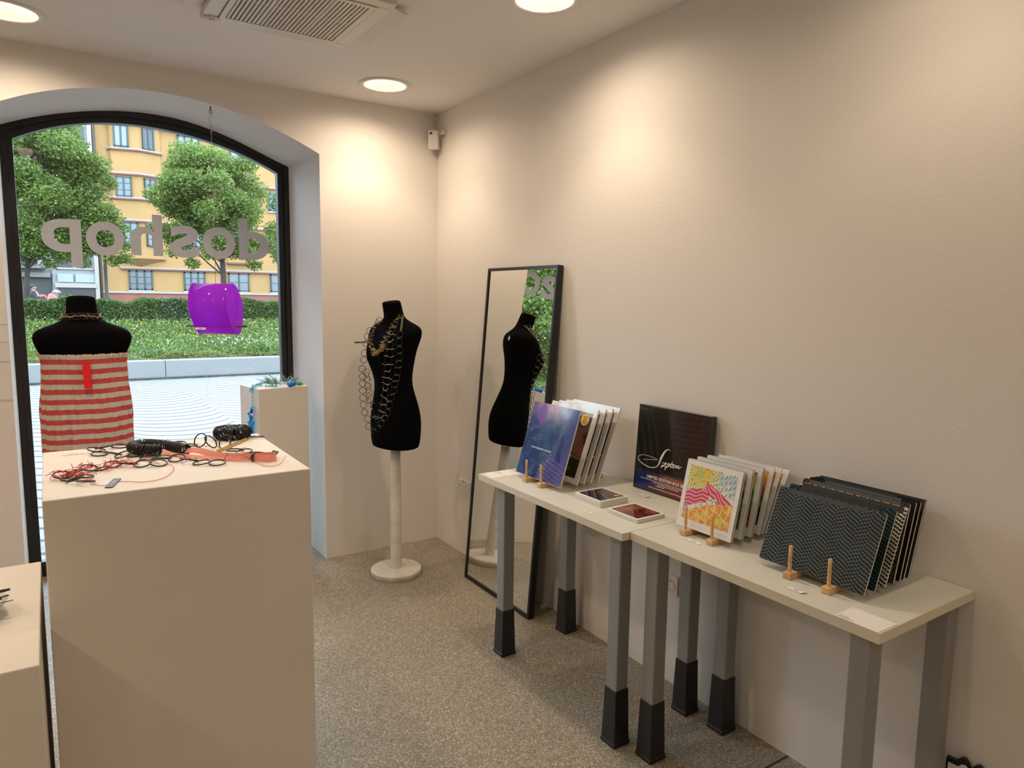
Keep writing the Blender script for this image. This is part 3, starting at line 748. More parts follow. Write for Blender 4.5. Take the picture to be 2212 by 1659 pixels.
for sgn in (-1, 1):
    E_ = egg(1.0); n_ = len(E_); hole = [(.0+.036*cos(2*pi*j/n_), .012+.082*sin(2*pi*j/n_)) for j in range(n_)] if sgn > 0 else [(.0005*cos(2*pi*j/n_), .0005*sin(2*pi*j/n_)) for j in range(n_)]
    b = MB(); o0 = cen+A_*sgn*half
    V = [o0+B_*x+UZ*z for x, z in E_]+[o0+B_*x+UZ*z for x, z in hole]
    V += [q+A_*sgn*.004 for q in V]
    fs = []
    for j in range(n_):
        k2 = (j+1) % n_; fs += [(j, k2, n_+k2, n_+j), (2*n_+j, 2*n_+k2, 3*n_+k2, 3*n_+j), (j, k2, 2*n_+k2, 2*n_+j), (n_+j, n_+k2, 3*n_+k2, 3*n_+j)]
    b.add(V, fs); b.build('end_plate', M_purple, t)
b = MB(); b.tube([cen+A_*(-.165)+Vector((0, 0, -.092)), cen+A_*.165+Vector((0, 0, -.092))], .0048, 8); b.build('perch', M_stick, t)
b = MB(); sd_ = -B_ if B_.dot(Vv) > 0 else B_
p0 = cen+A_*(-.055)+sd_*.071+Vector((0, 0, -.103)); b.prism([(-.028, -.007), (.028, -.007), (.028, .007), (-.028, .007)], p0, A_, (Vector((0, 0, 1))-sd_*.75).normalized(), sd_, .001); lb = b.build('price_label', M_paper, t)
b = MB(); b.prism([(-.008, -.002), (.008, -.002), (.008, .002), (-.008, .002)], p0+sd_*.0012, A_, (Vector((0, 0, 1))-sd_*.75).normalized(), sd_, .0004); b.build('label_print', M_grey_ink, lb)
b = MB(); top = Vector((-1.286, .05, float(np.polyval(pi_, -1.286))-.004)); tpos = cen+Vector((0, 0, .129))
b.tube([top, top-Vector((0, 0, .05)), tpos], .0012, 6)
b.tube(smooth_path([top-Vector((0, 0, .03)), top+Vector((-.010, 0, -.06)), top+Vector((-.004, 0, -.10)), top+Vector((.002, 0, -.12))], 5), .0011, 5)
b.sphere(top-Vector((0, 0, .122)), .004, 6); b.sphere(top-Vector((0, 0, .10)), .0025, 6)
b.build('cord', M_cordw, t)
b = MB(); b.tube([top+Vector((0, 0, .004)), top-Vector((0, 0, .016))], .003, 8); b.ring(top-Vector((0, 0, .024)), (0, 1, 0), .008, .0014, 14, 5); b.build('ceiling_hook', M_tag, t)

# ================================================================== RACKS, RECORDS, PRINTS, NOTEBOOKS
def rack(xf, xb, ys_, pegs, label):
    t = thing('wooden_rack', ((xf+xb)/2, sum(ys_)/2, TZ), label, 'rack', 'pine display racks')
    for y in ys_:
        MB().box((xf-.012, y-.012, TZ+.0005), (xb, y+.012, TZ+.0195)).build('foot_bar', M_wood, t, bevel=.0015)
        for x in pegs: MB().lathe([(.0052, .0), (.0052, .074), (.0042, .076), (0, .0762)], (x, y, TZ+.019), 12, caps=(False, False)).build('peg', M_wood, t)
    for x in (xf+.06, xb-.03): MB().box((x-.008, ys_[0]+.012, TZ+.004), (x+.008, ys_[1]-.012, TZ+.014)).build('cross_bar', M_wood, t, bevel=.001)
    return t
rack(-.402, -.08, (-1.692, -1.588), (-.402, -.336, -.145), 'pine peg rack under the blue record and white-edged records')
rack(-.336, -.06, (-2.521, -2.411), (-.335, -.078), 'pine peg rack under the watercolour art prints')
rack(-.362, -.06, (-2.937, -2.819), (-.361, -.080), 'pine peg rack under the patterned notebooks')

def hashn(u, v, s=1.):
    x = np.sin(u*127.1*s+v*311.7*s)*43758.5453; return x-np.floor(x)
def vnoise(u, v, s):
    x, y = u*s, v*s; i, j = np.floor(x), np.floor(y); f, g = x-i, y-j; f = f*f*(3-2*f); g = g*g*(3-2*g)
    a, b, c_, d = hashn(i, j), hashn(i+1, j), hashn(i, j+1), hashn(i+1, j+1)
    return a*(1-f)*(1-g)+b*f*(1-g)+c_*(1-f)*g+d*f*g
def fbm(u, v, s): return .5*vnoise(u, v, s)+.3*vnoise(u+3, v+7, s*2.1)+.2*vnoise(u+11, v+2, s*4.3)
def lerp3(a, b, k): return np.array(a)[None]*(1-k[:, None])+np.array(b)[None]*k[:, None]
def put(c_, m_, col):
    m_ = np.clip(m_, 0, 1)[:, None]; return c_*(1-m_)+np.array(col)[None]*m_
def ss(a, b, x): t_ = np.clip((x-a)/(b-a), 0, 1); return t_*t_*(3-2*t_)

# --- boards leaning toward the wall, their faces toward the room (-x)
def lean_frame(xb, xt, y_right, z0, Hh):
    s_ = (xt-xb)/Hh; upv = Vector((s_, 0, sqrt(1-s_*s_))); right = Vector((0, -1, 0)); nrm = right.cross(upv)   # outward
    if nrm.x > 0: nrm = -nrm
    return upv, right, nrm
def board(name, xb, xt, y0, y1, Hh, th, mat_, parent=None, z0=TZ+.021, rad=0., **kw):
    """slab whose visible face passes through (xb,z0)-(xt,..); y0 = left (far) edge, y1 = right (near) edge"""
    upv, right, nrm = lean_frame(xb, xt, y1, z0, Hh)
    Wd = abs(y1-y0); org = Vector((xb, y0, z0))
    if rad:
        P = []
        for cx_, cy_, a0 in ((Wd-rad, rad, -90), (Wd-rad, Hh-rad, 0), (rad, Hh-rad, 90), (rad, rad, 180)):
            for k in range(5): a = radians(a0+90*k/4); P.append((cx_+rad*cos(a), cy_+rad*sin(a)))
    else: P = [(0, 0), (Wd, 0), (Wd, Hh), (0, Hh)]
    b = MB(); b.prism(P, org, right, upv, -nrm, th)
    return b.build(name, mat_, parent), org, right, upv, nrm, Wd

# records
def art_blue(u, v):
    n1 = fbm(u, v, 6); n2 = fbm(u+5, v, 18)
    c = lerp3((.018, .030, .17), (.03, .075, .22), ss(.35, .65, n1))
    warm = np.exp(-(((u-.42)/.34)**2+((v-.02)/.17)**2)); c = put(c, warm*(.55+.6*n2), (.60, .42, .52))
    head = ss(0, .03, .095-np.hypot((u-.25)*.9, (v-.13)*.62)); c = put(c, head*.9, (.20, .08, .48))
    c = put(c, ss(.0, .02, .03-np.hypot((u-.26)*.8, (v-.25)*.45))*.8, (.28, .06, .42))
    sw = ss(.0, .02, u-(.72+.10*np.sin(v*5+.5)+.07*(v-.5))); c = put(c, sw*.8, (.07, .08, .28))
    c = put(c, ss(.64, .74, n2)*(1-sw)*(v > .2)*.28, (.16, .28, .45))
    fig = (np.abs(u-(.80+.01*np.sin(v*30))) < (.035+.02*ss(.5, .7, v))) & (v > .38) & (v < .74)
    fig |= (np.hypot((u-.80), (v-.37)) < .022); c = put(c, fig*.95, (.015, .03, .16))
    wv = (np.sin((v*1.2-u*.25)*95+3*n1) > .35) & (v > .66+.4*np.abs(u-.75)) & (u > .45); c = put(c, wv*.55, (.20, .12, .34))
    return c
def art_dark(seed, tint):
    def f(u, v):
        c = np.tile(np.array([(.72, .70, .66)]), (len(u), 1)); a = (u > .075) & (u < .925) & (v > .07) & (v < .93)
        n1 = fbm(u+seed, v, 5); pic = lerp3((.012, .010, .012), tint, ss(.40, .75, n1)*.8)
        beam = np.abs((u-.45)+.5*(v-.4)) < .010; pic = put(pic, beam*(v < .5), (.35, .30, .28))
        wedge = (u-.30 > (v-.07)*.5) & (v < .32); pic = put(pic, wedge*.5, (.10, .08, .13))
        pic = put(pic, (np.abs(v-.66-.04*(u-.5)) < .007)*1., (.72, .70, .66))
        pic = put(pic, (v > .67)*.75, (.010, .009, .014))
        c[a] = pic[a]; return c
    return f
recs = [(-.388, -.292), (-.304, -.196), (-.268, -.158), (-.230, -.120), (-.192, -.079)]
rl = ['blue glossy record with a swimming purple figure, front of the record rack', 'white-edged record with a round yellow sticker, just behind the blue record', 'white-edged record, third from the front of the record rack', 'white-edged record, fourth from the front of the record rack', 'rearmost white-edged record in the record rack, nearest the wall']
for i, (xb, xt) in enumerate(recs):
    t = thing('vinyl_record', (xb, -1.645, TZ+.02), rl[i], 'record', 'records in the rack')
    y0, y1, Hh = -1.487, -1.803, .318
    _, org, rg, uv_, nr, Wd = board('record_sleeve', xb, xt, y0, y1, Hh, .0045, M_paper if i else M_cream, t)
    fn = art_blue if i == 0 else art_dark(i*3.1, ((.16, .07, .045), (.10, .03, .03), (.20, .07, .05), (.32, .10, .07))[i-1])
    cv = painted('cover_art', org+uv_*Hh+nr*.0013+rg*.001, rg, -uv_, Wd-.002, Hh-.002, 120 if i < 2 else 50, 120 if i < 2 else 50, fn, M_gloss, t)
    if i == 0:
        for q, (uu, ww) in enumerate(((.24, .19), (.46, .16), (.62, .07))):
            pass
        v_, f_ = text_mesh('ONAT DICCUPETAN MILIC · NUNTY BLUE', .0090, .0002)
        b = MB(); b.add([org+rg*(.064+q[0]*.80)+uv_*(Hh*.385+q[1])+nr*.0018 for q in v_], f_); b.build('cover_lettering', M_lettr, cv)
    if i == 1:
        b = MB(); n_ = 28; ce = org+rg*(Wd*.79)+uv_*(Hh*.84)+nr*.0015
        b.prism([(.026*cos(2*pi*k/n_), .026*sin(2*pi*k/n_)) for k in range(n_)], ce, rg, uv_, nr, .0005); st = b.build('round_sticker', mat('yellow_sticker', (.85, .50, .04), .5), t)
        b = MB()
        for q in range(4): b.prism([(-.013+.002*(q % 2), .010-q*.008), (.013-.002*(q % 2), .010-q*.008), (.013-.002*(q % 2), .0125-q*.008), (-.013+.002*(q % 2), .0125-q*.008)], ce+nr*.0007, rg, uv_, nr, .0002)
        b.build('sticker_print', M_ink, st)
        v_, f_ = text_mesh('nautura', .024, -.0002); b = MB(); b.add([org+rg*(.175+q[0])+uv_*(.052+q[1])+nr*.0018 for q in v_], f_); b.build('cover_lettering', M_grey_ink, cv)

# watercolour prints
def art_front(u, v):
    c = np.tile(np.array([(.80, .79, .73)]), (len(u), 1))
    n1 = fbm(u, v, 9); n2 = fbm(u+4, v+1, 30)
    cx, cy = .24, .14
    r = np.hypot(u-cx, v-cy); th = np.arctan2(v-cy, u-cx)
    sun = ss(.60, .12, r+.08*n1)*(u < .62+.1*n1)
    c = put(c, sun*(n2 > .30)*.85, (.74, .70, .05)); c = put(c, (np.abs(u-.40) < .09)*(v < .28)*(n2 > .35)*.8, (.88, .62, .04))
    seg = np.sin(th*26+np.floor(r*26)*2.1); ringm = (np.sin(r*150) > .15)
    c = put(c, (ringm & (seg > -.1) & (r < .56) & (u < .66))*.85, (.36, .46, .02))
    c = put(c, ((np.sin(r*150+1.5) > .78) & (seg > .35) & (r > .10) & (r < .6) & (u < .7))*.95, (.03, .07, .03))
    c = put(c, (r < .085)*.75, (.62, .66, .25)); c = put(c, (r < .085)*(np.sin(r*220+th) > .3)*.8, (.30, .42, .06))
    c = put(c, (hashn(np.floor(u*40), np.floor(v*40)) > .93)*(v < .42)*(u < .75)*.9, (.75, .10, .02))
    bl = (u > .66+.15*(v-.2)) & (v < .42); c = put(c, bl*ss(.45, .6, n1)*.7, (.36, .52, .60))
    st = (np.sin((u*1.0+v*.45)*95) > .25) & (np.sin((v*1.0-u*.2)*42+np.floor((u+v*.45)*15)*2.) > .1)
    c = put(c, (bl & st)*.9, (.10, .24, .38)); c = put(c, ((u > .5) & (u < .74) & (v < .45) & st & (n2 > .4))*.85, (.34, .46, .03))
    # pink hills
    def hill(mask, ph, ang):
        nonlocal c
        s_ = np.sin((v*cos(ang)+u*sin(ang)+.02*np.sin(u*22))*92+ph)
        c = put(c, mask*.97, (.72, .10, .20)); c = put(c, mask*(s_ > .1)*.8, (.80, .22, .32)); c = put(c, mask*(s_ < -.72)*.9, (.38, .015, .05))
        c = put(c, mask*(s_ > .9)*.8, (.88, .55, .60))
    left_h = (u < .50) & (v > .60-.24*u/.5 + .0) & (v > .38) & (np.hypot((u-.30)*.75, (v-.56)*1.5) < .30)
    left_h = (u < .50) & (v > .50-.13*np.sqrt(np.clip(u/.45, 0, 1))) & (v < .80-.16*u/.5) & (np.hypot(np.clip(u-.36, 0, 1), v-.50) < .145+.0*v)
    left_h |= (u < .37) & (v > .50-.13*np.sqrt(np.clip(u/.45, 0, 1))) & (v < .80-.22*u/.5)
    d = np.abs((v-.34)-(u-.46)*.62); right_h = (u > .40) & (d < .085+.06*ss(.4, .9, u)) & (v > .24)
    hill(left_h*1., 0, .20); hill(right_h*1., 1.5, -.75)
    purp = (u < .10) & (v > .72); c = put(c, purp*.8, (.45, .28, .42))
    # orange quilt
    qt = v > .93-.40*np.sin(np.clip(u*1.35+.10, 0, 1.45)); qt &= ~left_h.astype(bool) | (v > .80)
    qt &= (v > .56) | (u > .75)
    base = lerp3((.80, .27, .03), (.78, .60, .10), ss(.40, .6, fbm(u+2, v, 8))); base = put(base, ss(.55, .7, fbm(u+9, v+3, 7))*.7, (.52, .46, .05)); base = put(base, ss(.6, .72, fbm(u+1, v+8, 9))*.6, (.70, .12, .04))
    g1 = np.abs(np.sin((u*1.1+v*.35+.03*np.sin(v*15))*20)) < .17; g2 = np.abs(np.sin((v*1.1-u*.45+.02*np.sin(u*19))*19)) < .17
    base = put(base, (g1 | g2)*.75, (.86, .76, .60))
    c = np.where(qt[:, None], base, c)
    spot = (np.abs(u-.60) < .07) & (np.abs(v-.555) < .05); c = put(c, spot*.9, (.78, .77, .70)); c = put(c, spot*(hashn(np.floor(u*60), np.floor(v*50)) > .72)*.9, (.04, .10, .04))
    return c
def art_misc(seed, cols):
    def f(u, v):
        n = fbm(u+seed, v+seed*.7, 3.5); k = np.floor((v*1.0+.25*n)*len(cols)*.999); k = np.clip(k, 0, len(cols)-1).astype(int)
        c = np.array(cols)[k]; c = put(c, ss(.5, .65, fbm(u+seed*2, v, 12))*.5, cols[(seed) % len(cols)]); return c
    return f
cols = [None, None, [(.45, .36, .15), (.30, .22, .08), (.02, .07, .10), (.28, .26, .03), (.10, .22, .02)], None,
        [(.60, .05, .03), (.45, .45, .03), (.06, .20, .03), (.12, .22, .03), (.35, .02, .04)], None,
        [(.15, .25, .55), (.75, .40, .03), (.72, .28, .03), (.55, .08, .03), (.05, .08, .22), (.20, .24, .03), (.02, .02, .03)],
        [(.70, .25, .10), (.60, .10, .03), (.30, .14, .02), (.12, .14, .04), (.05, .06, .02)],
        [(.70, .48, .08), (.50, .06, .03), (.72, .50, .10), (.30, .15, .05)]]
prs = [(-.318, -.270), (-.309, -.261), (-.266, -.226), (-.257, -.217), (-.220, -.176), (-.211, -.168), (-.176, -.117), (-.158, -.077), (-.142, -.036)]
pl = ['art print of pink hills and a yellow swirling sun, front of the print rack', 'plain print board pressed close behind the pink hills print', 'art print with a narrow ochre and dark green strip showing', 'plain print board close behind the ochre and green print', 'art print with a red over green strip showing', 'plain print board close behind the red and green print', 'art print with a blue corner over an orange strip showing', 'art print with an orange-red strip showing, second from the wall', 'rearmost art print in the rack with yellow flecks, nearest the wall']
for i, (xb, xt) in enumerate(prs):
    t = thing('art_print', (xb, -2.466, TZ+.02), pl[i], 'art print', 'watercolour prints in the rack')
    y0, y1, Hh = -2.353, -2.579, .2225
    _, org, rg, uv_, nr, Wd = board('mount_board', xb, xt, y0, y1, Hh, .0022, M_paper, t)
    bk, *_ = board('backing_board', xb+.0024, xt+.0024, y0, y1, Hh, .0012, M_stick if False else M_dark, t)
    if i in (1, 3, 5): continue
    fn = art_front if i == 0 else art_misc(i, cols[i])
    cv = painted('watercolour', org+uv_*(Hh*.925)+nr*.0006+rg*(Wd*.075), rg, -uv_, Wd*.85, Hh*.80, 190 if i == 0 else 40, 180 if i == 0 else 40, fn, M_paint, t, .0004)
    if i == 0:
        b = MB()
        for a0, a1 in ((.08, .14), (.29, .36), (.43, .55), (.66, .71), (.73, .82), (.86, .92)):
            x = a0
            while x < a1:
                b.prism([(x*Wd, .012), (x*Wd+.0014, .012), (x*Wd+.0014, .0128), (x*Wd, .0134)], org+nr*.0002, rg, uv_, nr, .0002); x += .011
        b.build('pencil_signature', M_grey_ink, t)

# patterned notebooks
NB = [('wave', (.012, .012, .013), (.09, .11, .12), 'slate wave patterned notebook with a plain band on top, front of the notebook rack'),
      ('wave', (.008, .008, .010), (.02, .07, .085), 'teal and black wave patterned notebook behind the slate one'),
      ('wave', (.012, .012, .012), (.62, .60, .52), 'black and white wave patterned notebook, third from the front'),
      ('stripe', (.028, .022, .018), (.09, .075, .06), 'brown notebook with fine zigzag lines behind the black and white one'),
      ('plain', (.011, .010, .010), (.075, .075, .085), 'black notebook with a grey band, third from the wall'),
      ('plain', (.010, .009, .008), (.02, .07, .085), 'black notebook with teal corner, second from the wall'),
      ('plain', (.035, .037, .045), (.06, .06, .07), 'plain slate grey notebook, rearmost in the notebook rack')]
nbx = [(-.343, -.260), (-.293, -.213), (-.245, -.160), (-.203, -.148), (-.172, -.116), (-.152, -.091), (-.128, -.066)]
bandm = [mat('slate_band', (.05, .058, .07), .7), mat('dark_band', (.022, .02, .018), .7), mat('brown_band', (.03, .025, .02), .7), mat('grey_band', (.085, .085, .095), .7), mat('light_grey_band', (.10, .10, .11), .7), mat('teal_band', (.02, .06, .07), .7), mat('blue_grey_band', (.05, .055, .065), .7)]
for i, (xb, xt) in enumerate(nbx):
    mode, dk, lt, lb = NB[i]
    t = thing('notebook', (xb, -2.865, TZ+.02), lb, 'notebook', 'patterned notebooks in the rack')
    y0, y1, Hh = -2.704, -3.022, .2185
    m = cover_mat('cover_'+mode+str(i), mode, dk, lt)
    _, org, rg, uv_, nr, Wd = board('pages', xb+.0012, xt+.0012, y0-.0006, y1+.0006, Hh-.0012, .0065, M_cream, t, rad=.004)
    for side in (0, 1):
        o2, og, *_ = board('cover', xb+side*.0077, xt+side*.0077, y0, y1, Hh, .0011, m, t, rad=.004)
        me = o2.data; ul = me.uv_layers.new(name='UVMap'); base = Vector(o2.parent.location)
        for lp in me.loops:
            q = me.vertices[lp.vertex_index].co+base-og; ul.data[lp.index].uv = (q.dot(rg), q.dot(uv_))
    b = MB(); a0, a1 = ((.10, .84), (.12, .86), (.02, .98), (.06, .93), (.16, .88), (.10, .80), (.03, .14))[i]
    hh = (.0125, .014, .018, .016, .012, .012, .010)[i]
    b.prism([(a0*Wd, Hh-hh), (a1*Wd, Hh-hh), (a1*Wd, Hh+.0002), (a0*Wd, Hh+.0002)], org-nr*.0001, rg, uv_, nr, .0018)
    b.build('cover_band', bandm[i], t)

# ================================================================== BLACK BOX SET LEANING ON THE WALL
t = thing('record_box_set', (-.05, -2.045, TZ), 'large glossy black box set with white script leaning on the wall', 'box set')
upv = Vector((.066, 0, .9978)); rg = Vector((0, -1, 0)); nr = Vector((-.9978, 0, .066)); org = Vector((-.064, -1.873, TZ+.001)); BW, BH = .372, .345
b = MB(); b.prism([(0, 0), (BW, 0), (BW, BH), (0, BH)], org, rg, upv, -nr, .036); b.build('box', M_shrink, t, bevel=.003)
def sheet(name, poly, lift, material, parent, th=.0003):
    b_ = MB(); b_.prism([(u*.342, BH-v*BH) for u, v in poly], org+nr*lift, rg, upv, nr, th); return b_.build(name, material, parent)
b = MB(); b.prism([(.342, .0), (.344, 0), (.344, BH), (.342, BH)], org+nr*.0002, rg, upv, nr, .0004); b.build('spine_groove', M_ink, t)
def art_band(u, v):
    c = lerp3((.008, .02, .16), (.16, .02, .03), ss(.22, .62, u+.10*v)); c = put(c, ss(.45, .0, v)*ss(.35, .75, u)*.8, (.42, .12, .03))
    c = put(c, (hashn(np.floor(u*70), np.floor(v*30)) > .985)*(u > .5)*.8, (.5, .35, .3)); return c
bandp = painted('printed_band', org+rg*.012+upv*(BH*(1-.773))+nr*.0016, rg, (-upv-rg*.0).normalized(), .322, BH*.205, 120, 40, art_band, M_gloss, t, .0008)
def bt(txt, size, u, v, bold=.0, par=bandp, shear=0., sx=1.):
    v_, f_ = text_mesh(txt, size, bold, shear); b_ = MB(); b_.add([org+rg*(u*.342+q[0]*sx)+upv*(BH*(1-v)+q[1])+nr*.0021 for q in v_], f_); return b_.build('printed_lettering', M_lettr, par)
bt('LIMITED EDITION BOX SET OF 3', .0172, .225, .838, .0005)
b = MB()
for k, (a0, a1, vv) in enumerate(((.13, .92, .862), (.33, .90, .880), (.41, .72, .897), (.26, .96, .945), (.38, .52, .914))):
    x = a0
    while x < a1:
        wl = rnd.uniform(.012, .035); b.prism([(x*.342, 0), ((x+wl)*.342, 0), ((x+wl)*.342, .0027), (x*.342, .0027)], org+upv*(BH*(1-vv))+nr*.0019, rg, upv, nr, .0002); x += wl+.008
b.build('printed_lines', M_lettr, bandp)
# script title: long swash then sloping letters
sw = [(0.143, 0.643), (0.271, 0.62), (0.369, 0.603), (0.30, 0.590), (0.20, 0.585), (0.12, 0.592), (0.070, 0.612), (0.055, 0.637), (0.080, 0.668), (0.139, 0.693), (0.232, 0.712), (0.312, 0.706), (0.369, 0.684), (0.403, 0.637), (0.426, 0.576), (0.459, 0.514), (0.494, 0.472), (0.532, 0.455), (0.559, 0.465)]
def ribbon(pts, wfn, par):
    P = smooth_path([(u*.342, BH-v*BH, 0) for u, v in pts], 6); b_ = MB(); L_, R_2 = [], []
    for i, p in enumerate(P):
        d = (P[min(i+1, len(P)-1)]-P[max(i-1, 0)]).normalized(); nn = Vector((-d.y, d.x, 0)); w_ = wfn(i/(len(P)-1))
        L_.append(p+nn*w_); R_2.append(p-nn*w_)
    V = [org+rg*q.x+upv*q.y+nr*.0016 for q in L_+R_2]; n_ = len(P)
    b_.add(V, [(i, i+1, n_+i+1, n_+i) for i in range(n_-1)]); return b_.build('script_lettering', M_lettr, par)
ribbon(sw, lambda s: .0007+.0042*math.exp(-((s-.80)/.10)**2)+.0012*math.exp(-((s-.5)/.15)**2), t)
for st_ in [[(.445, .608), (.462, .600), (.484, .608), (.484, .625), (.458, .645), (.442, .658), (.440, .648), (.458, .634), (.486, .624), (.512, .603), (.508, .592), (.492, .604), (.484, .630), (.494, .646), (.515, .632)],
            [(.545, .586), (.523, .632), (.494, .682)], [(.528, .620), (.555, .596), (.566, .606), (.548, .630), (.528, .640)], [(.566, .606), (.578, .616)],
            [(.608, .560), (.584, .612), (.586, .632), (.604, .622)], [(.572, .594), (.632, .590)],
            [(.612, .614), (.632, .602), (.636, .590), (.622, .593), (.612, .614), (.618, .630), (.640, .618)],
            [(.654, .592), (.645, .624), (.662, .602), (.676, .592), (.672, .622), (.690, .600), (.706, .592), (.702, .620), (.720, .610), (.745, .590)]]:
    ribbon([(u, v+.018) for u, v in st_], lambda s_: .0011+.0009*sin(pi*s_), t)

# ================================================================== CDs, TAGS, CARDS
def art_cd1(u, v):
    n = fbm(u, v, 5); c = lerp3((.012, .012, .03), (.09, .05, .04), ss(.4, .7, n)); c = put(c, (np.abs(v-.30-.35*u) < .012)*.6, (.35, .30, .28)); c = put(c, (v > .72)*.5, (.03, .03, .10))
    c = put(c, (np.hypot(u-.83, (v-.18)) < .085)*1., (.80, .48, .03)); c = put(c, (np.hypot(u-.83, v-.18) < .06)*(np.sin(v*130) > .3)*.9, (.05, .03, .0)); return c
def art_cd2(u, v):
    n = fbm(u+3, v, 4); c = lerp3((.14, .012, .012), (.30, .08, .06), ss(.35, .7, n)); c = put(c, ((v > .5*u+.35) & (u < .6))*.4, (.32, .16, .13)); c = put(c, ((u+v) > 1.25)*.5, (.05, .01, .01))
    c = put(c, (np.abs(v-.38-.05*np.sin(u*9)) < .025)*(np.abs(u-.65) < .22)*1., (.004, .004, .004)); c = put(c, (np.abs(u-.62) < .02)*(np.abs(v-.38) < .10)*1., (.004, .004, .004)); return c
def cd_stack(x0, x1, y0, y1, n_, art, labels, grp):
    for i in range(n_):
        z = TZ+.0005+i*.0049; dx = rnd.uniform(-.001, .001); dy = rnd.uniform(-.001, .001)
        t_ = thing('compact_disc', ((x0+x1)/2, (y0+y1)/2, z), labels[i], 'cd', grp)
        b_ = MB(); b_.box((x0+dx, y0+dy, z), (x1+dx, y1+dy, z+.0044)); b_.build('card_sleeve', M_paper, t_, bevel=.0008)
        b_ = MB(); b_.box((x0+dx+.001, y0+dy-.0004, z+.0017), (x1+dx-.001, y1+dy+.0004, z+.0026)); b_.build('sleeve_slot', M_cream, t_)
        if i == n_-1:
            e = .008
            painted('cover_art', (x1+dx-e, y1+dy-e, z+.0046), (0, -1, 0), (-1, 0, 0), y1-y0-2*e, x1-x0-2*e, 60, 60, art, M_gloss, t_, .0003)
cd_stack(-.380, -.243, -2.037, -1.888, 5, art_cd1, ['white-edged cd, bottom of the taller cd stack', 'white-edged cd, second from the bottom of the taller stack', 'white-edged cd, middle of the taller cd stack', 'white-edged cd, directly under the top of the taller stack', 'dark covered cd with a yellow round sticker topping the taller stack'], 'cds in the taller stack')
cd_stack(-.390, -.257, -2.243, -2.088, 3, art_cd2, ['white-edged cd, bottom of the red stack', 'white-edged cd, middle of the red stack', 'dark red covered cd topping the shorter stack'], 'cds in the shorter stack')
def ptag(x, y, rot, label, txt, w_=.052, h_=.017, bend=.0):
    t_ = thing('price_tag', (x, y, TZ), label, 'price tag', 'paper price tags on the tables')
    mt = Matrix.Translation((x, y, TZ+.0008)) @ Matrix.Rotation(radians(-90+rot), 4, 'Z')
    b_ = MB(); n_ = 8; top_ = []
    for i in range(n_+1):
        u = -w_/2+w_*i/n_; z = bend*max(0, (i/n_-.7))**2*8; top_.append((u, z))
    V = [mt @ Vector((u, s*h_/2, z+k*.0004)) for k in (0, 1) for s in (-1, 1) for u, z in top_]; q = n_+1; fs = []
    for i in range(n_): fs += [(i, i+1, q+i+1, q+i), (2*q+i, 3*q+i, 3*q+i+1, 2*q+i+1), (i, 2*q+i, 2*q+i+1, i+1), (q+i, q+i+1, 3*q+i+1, 3*q+i)]
    fs += [(0, q, 3*q, 2*q), (n_, 2*q+n_, 3*q+n_, q+n_)]
    b_.add(V, fs); b_.build('paper', M_paper, t_)
    v_, f_ = text_mesh(txt, .0085, .0002, align='CENTER'); b_ = MB(); b_.add([mt @ Vector((q_[0], q_[1]-.003, .0007)) for q_ in v_], f_); b_.build('printed_price', M_ink, t_)
ptag(-.398, -1.795, 0, 'small price tag in front of the blue record', '29 €')
ptag(-.453, -2.050, 0, 'small price tag in front of the taller cd stack', '15 €')
ptag(-.122, -2.003, -10, 'curled price tag in front of the black box set', '99 €', bend=.004)
ptag(-.362, -2.473, 0, 'small price tag in front of the pink hills print', '18 €')
ptag(-.418, -2.881, 0, 'price tag with a curled corner in front of the slate notebook', '9 €', bend=.006)
def card(P, label, lines):
    c0, cu, cv_ = Vector((*P[0], TZ+.0006)), Vector((P[1][0]-P[0][0], P[1][1]-P[0][1], 0)), Vector((P[3][0]-P[0][0], P[3][1]-P[0][1], 0))
    t_ = thing('info_card', (*P[0], TZ), label, 'card', 'info cards on the tables')
    b_ = MB(); b_.prism([(0, 0), (1, 0), (1, 1), (0, 1)], c0, cu, cv_, (0, 0, 1), .0005); b_.build('card_stock', M_paper, t_)
    b_ = MB()
    for (u0, u1, v0) in lines:
        x = u0
        while x < u1:
            wl = rnd.uniform(.03, .07); y_ = v0
            b_.prism([(x, y_), (x+wl, y_), (x+wl, y_+.025), (x, y_+.025)], c0+Vector((0, 0, .0007)), cu, cv_, (0, 0, 1), .0001); x += wl+.015
    b_.build('printed_lines', M_ink, t_)
# right card: written along its far edge
card([(-.386, -3.022), (-.386, -3.132), (0, 0), (-.470, -3.022)], 'white information card at the near corner of the nearer table', [(.05, .30, .80), (.05, .42, .90)])
card([(-.350, -1.372), (-.350, -1.470), (0, 0), (-.425, -1.372)], 'white information card partly under the blue record', [(.05, .30, .80), (.05, .42, .90)])
card([(-.428, -1.372), (-.428, -1.470), (0, 0), (-.500, -1.372)], 'white information card at the far left corner of the farther table', [(.05, .30, .80), (.05, .42, .90)])

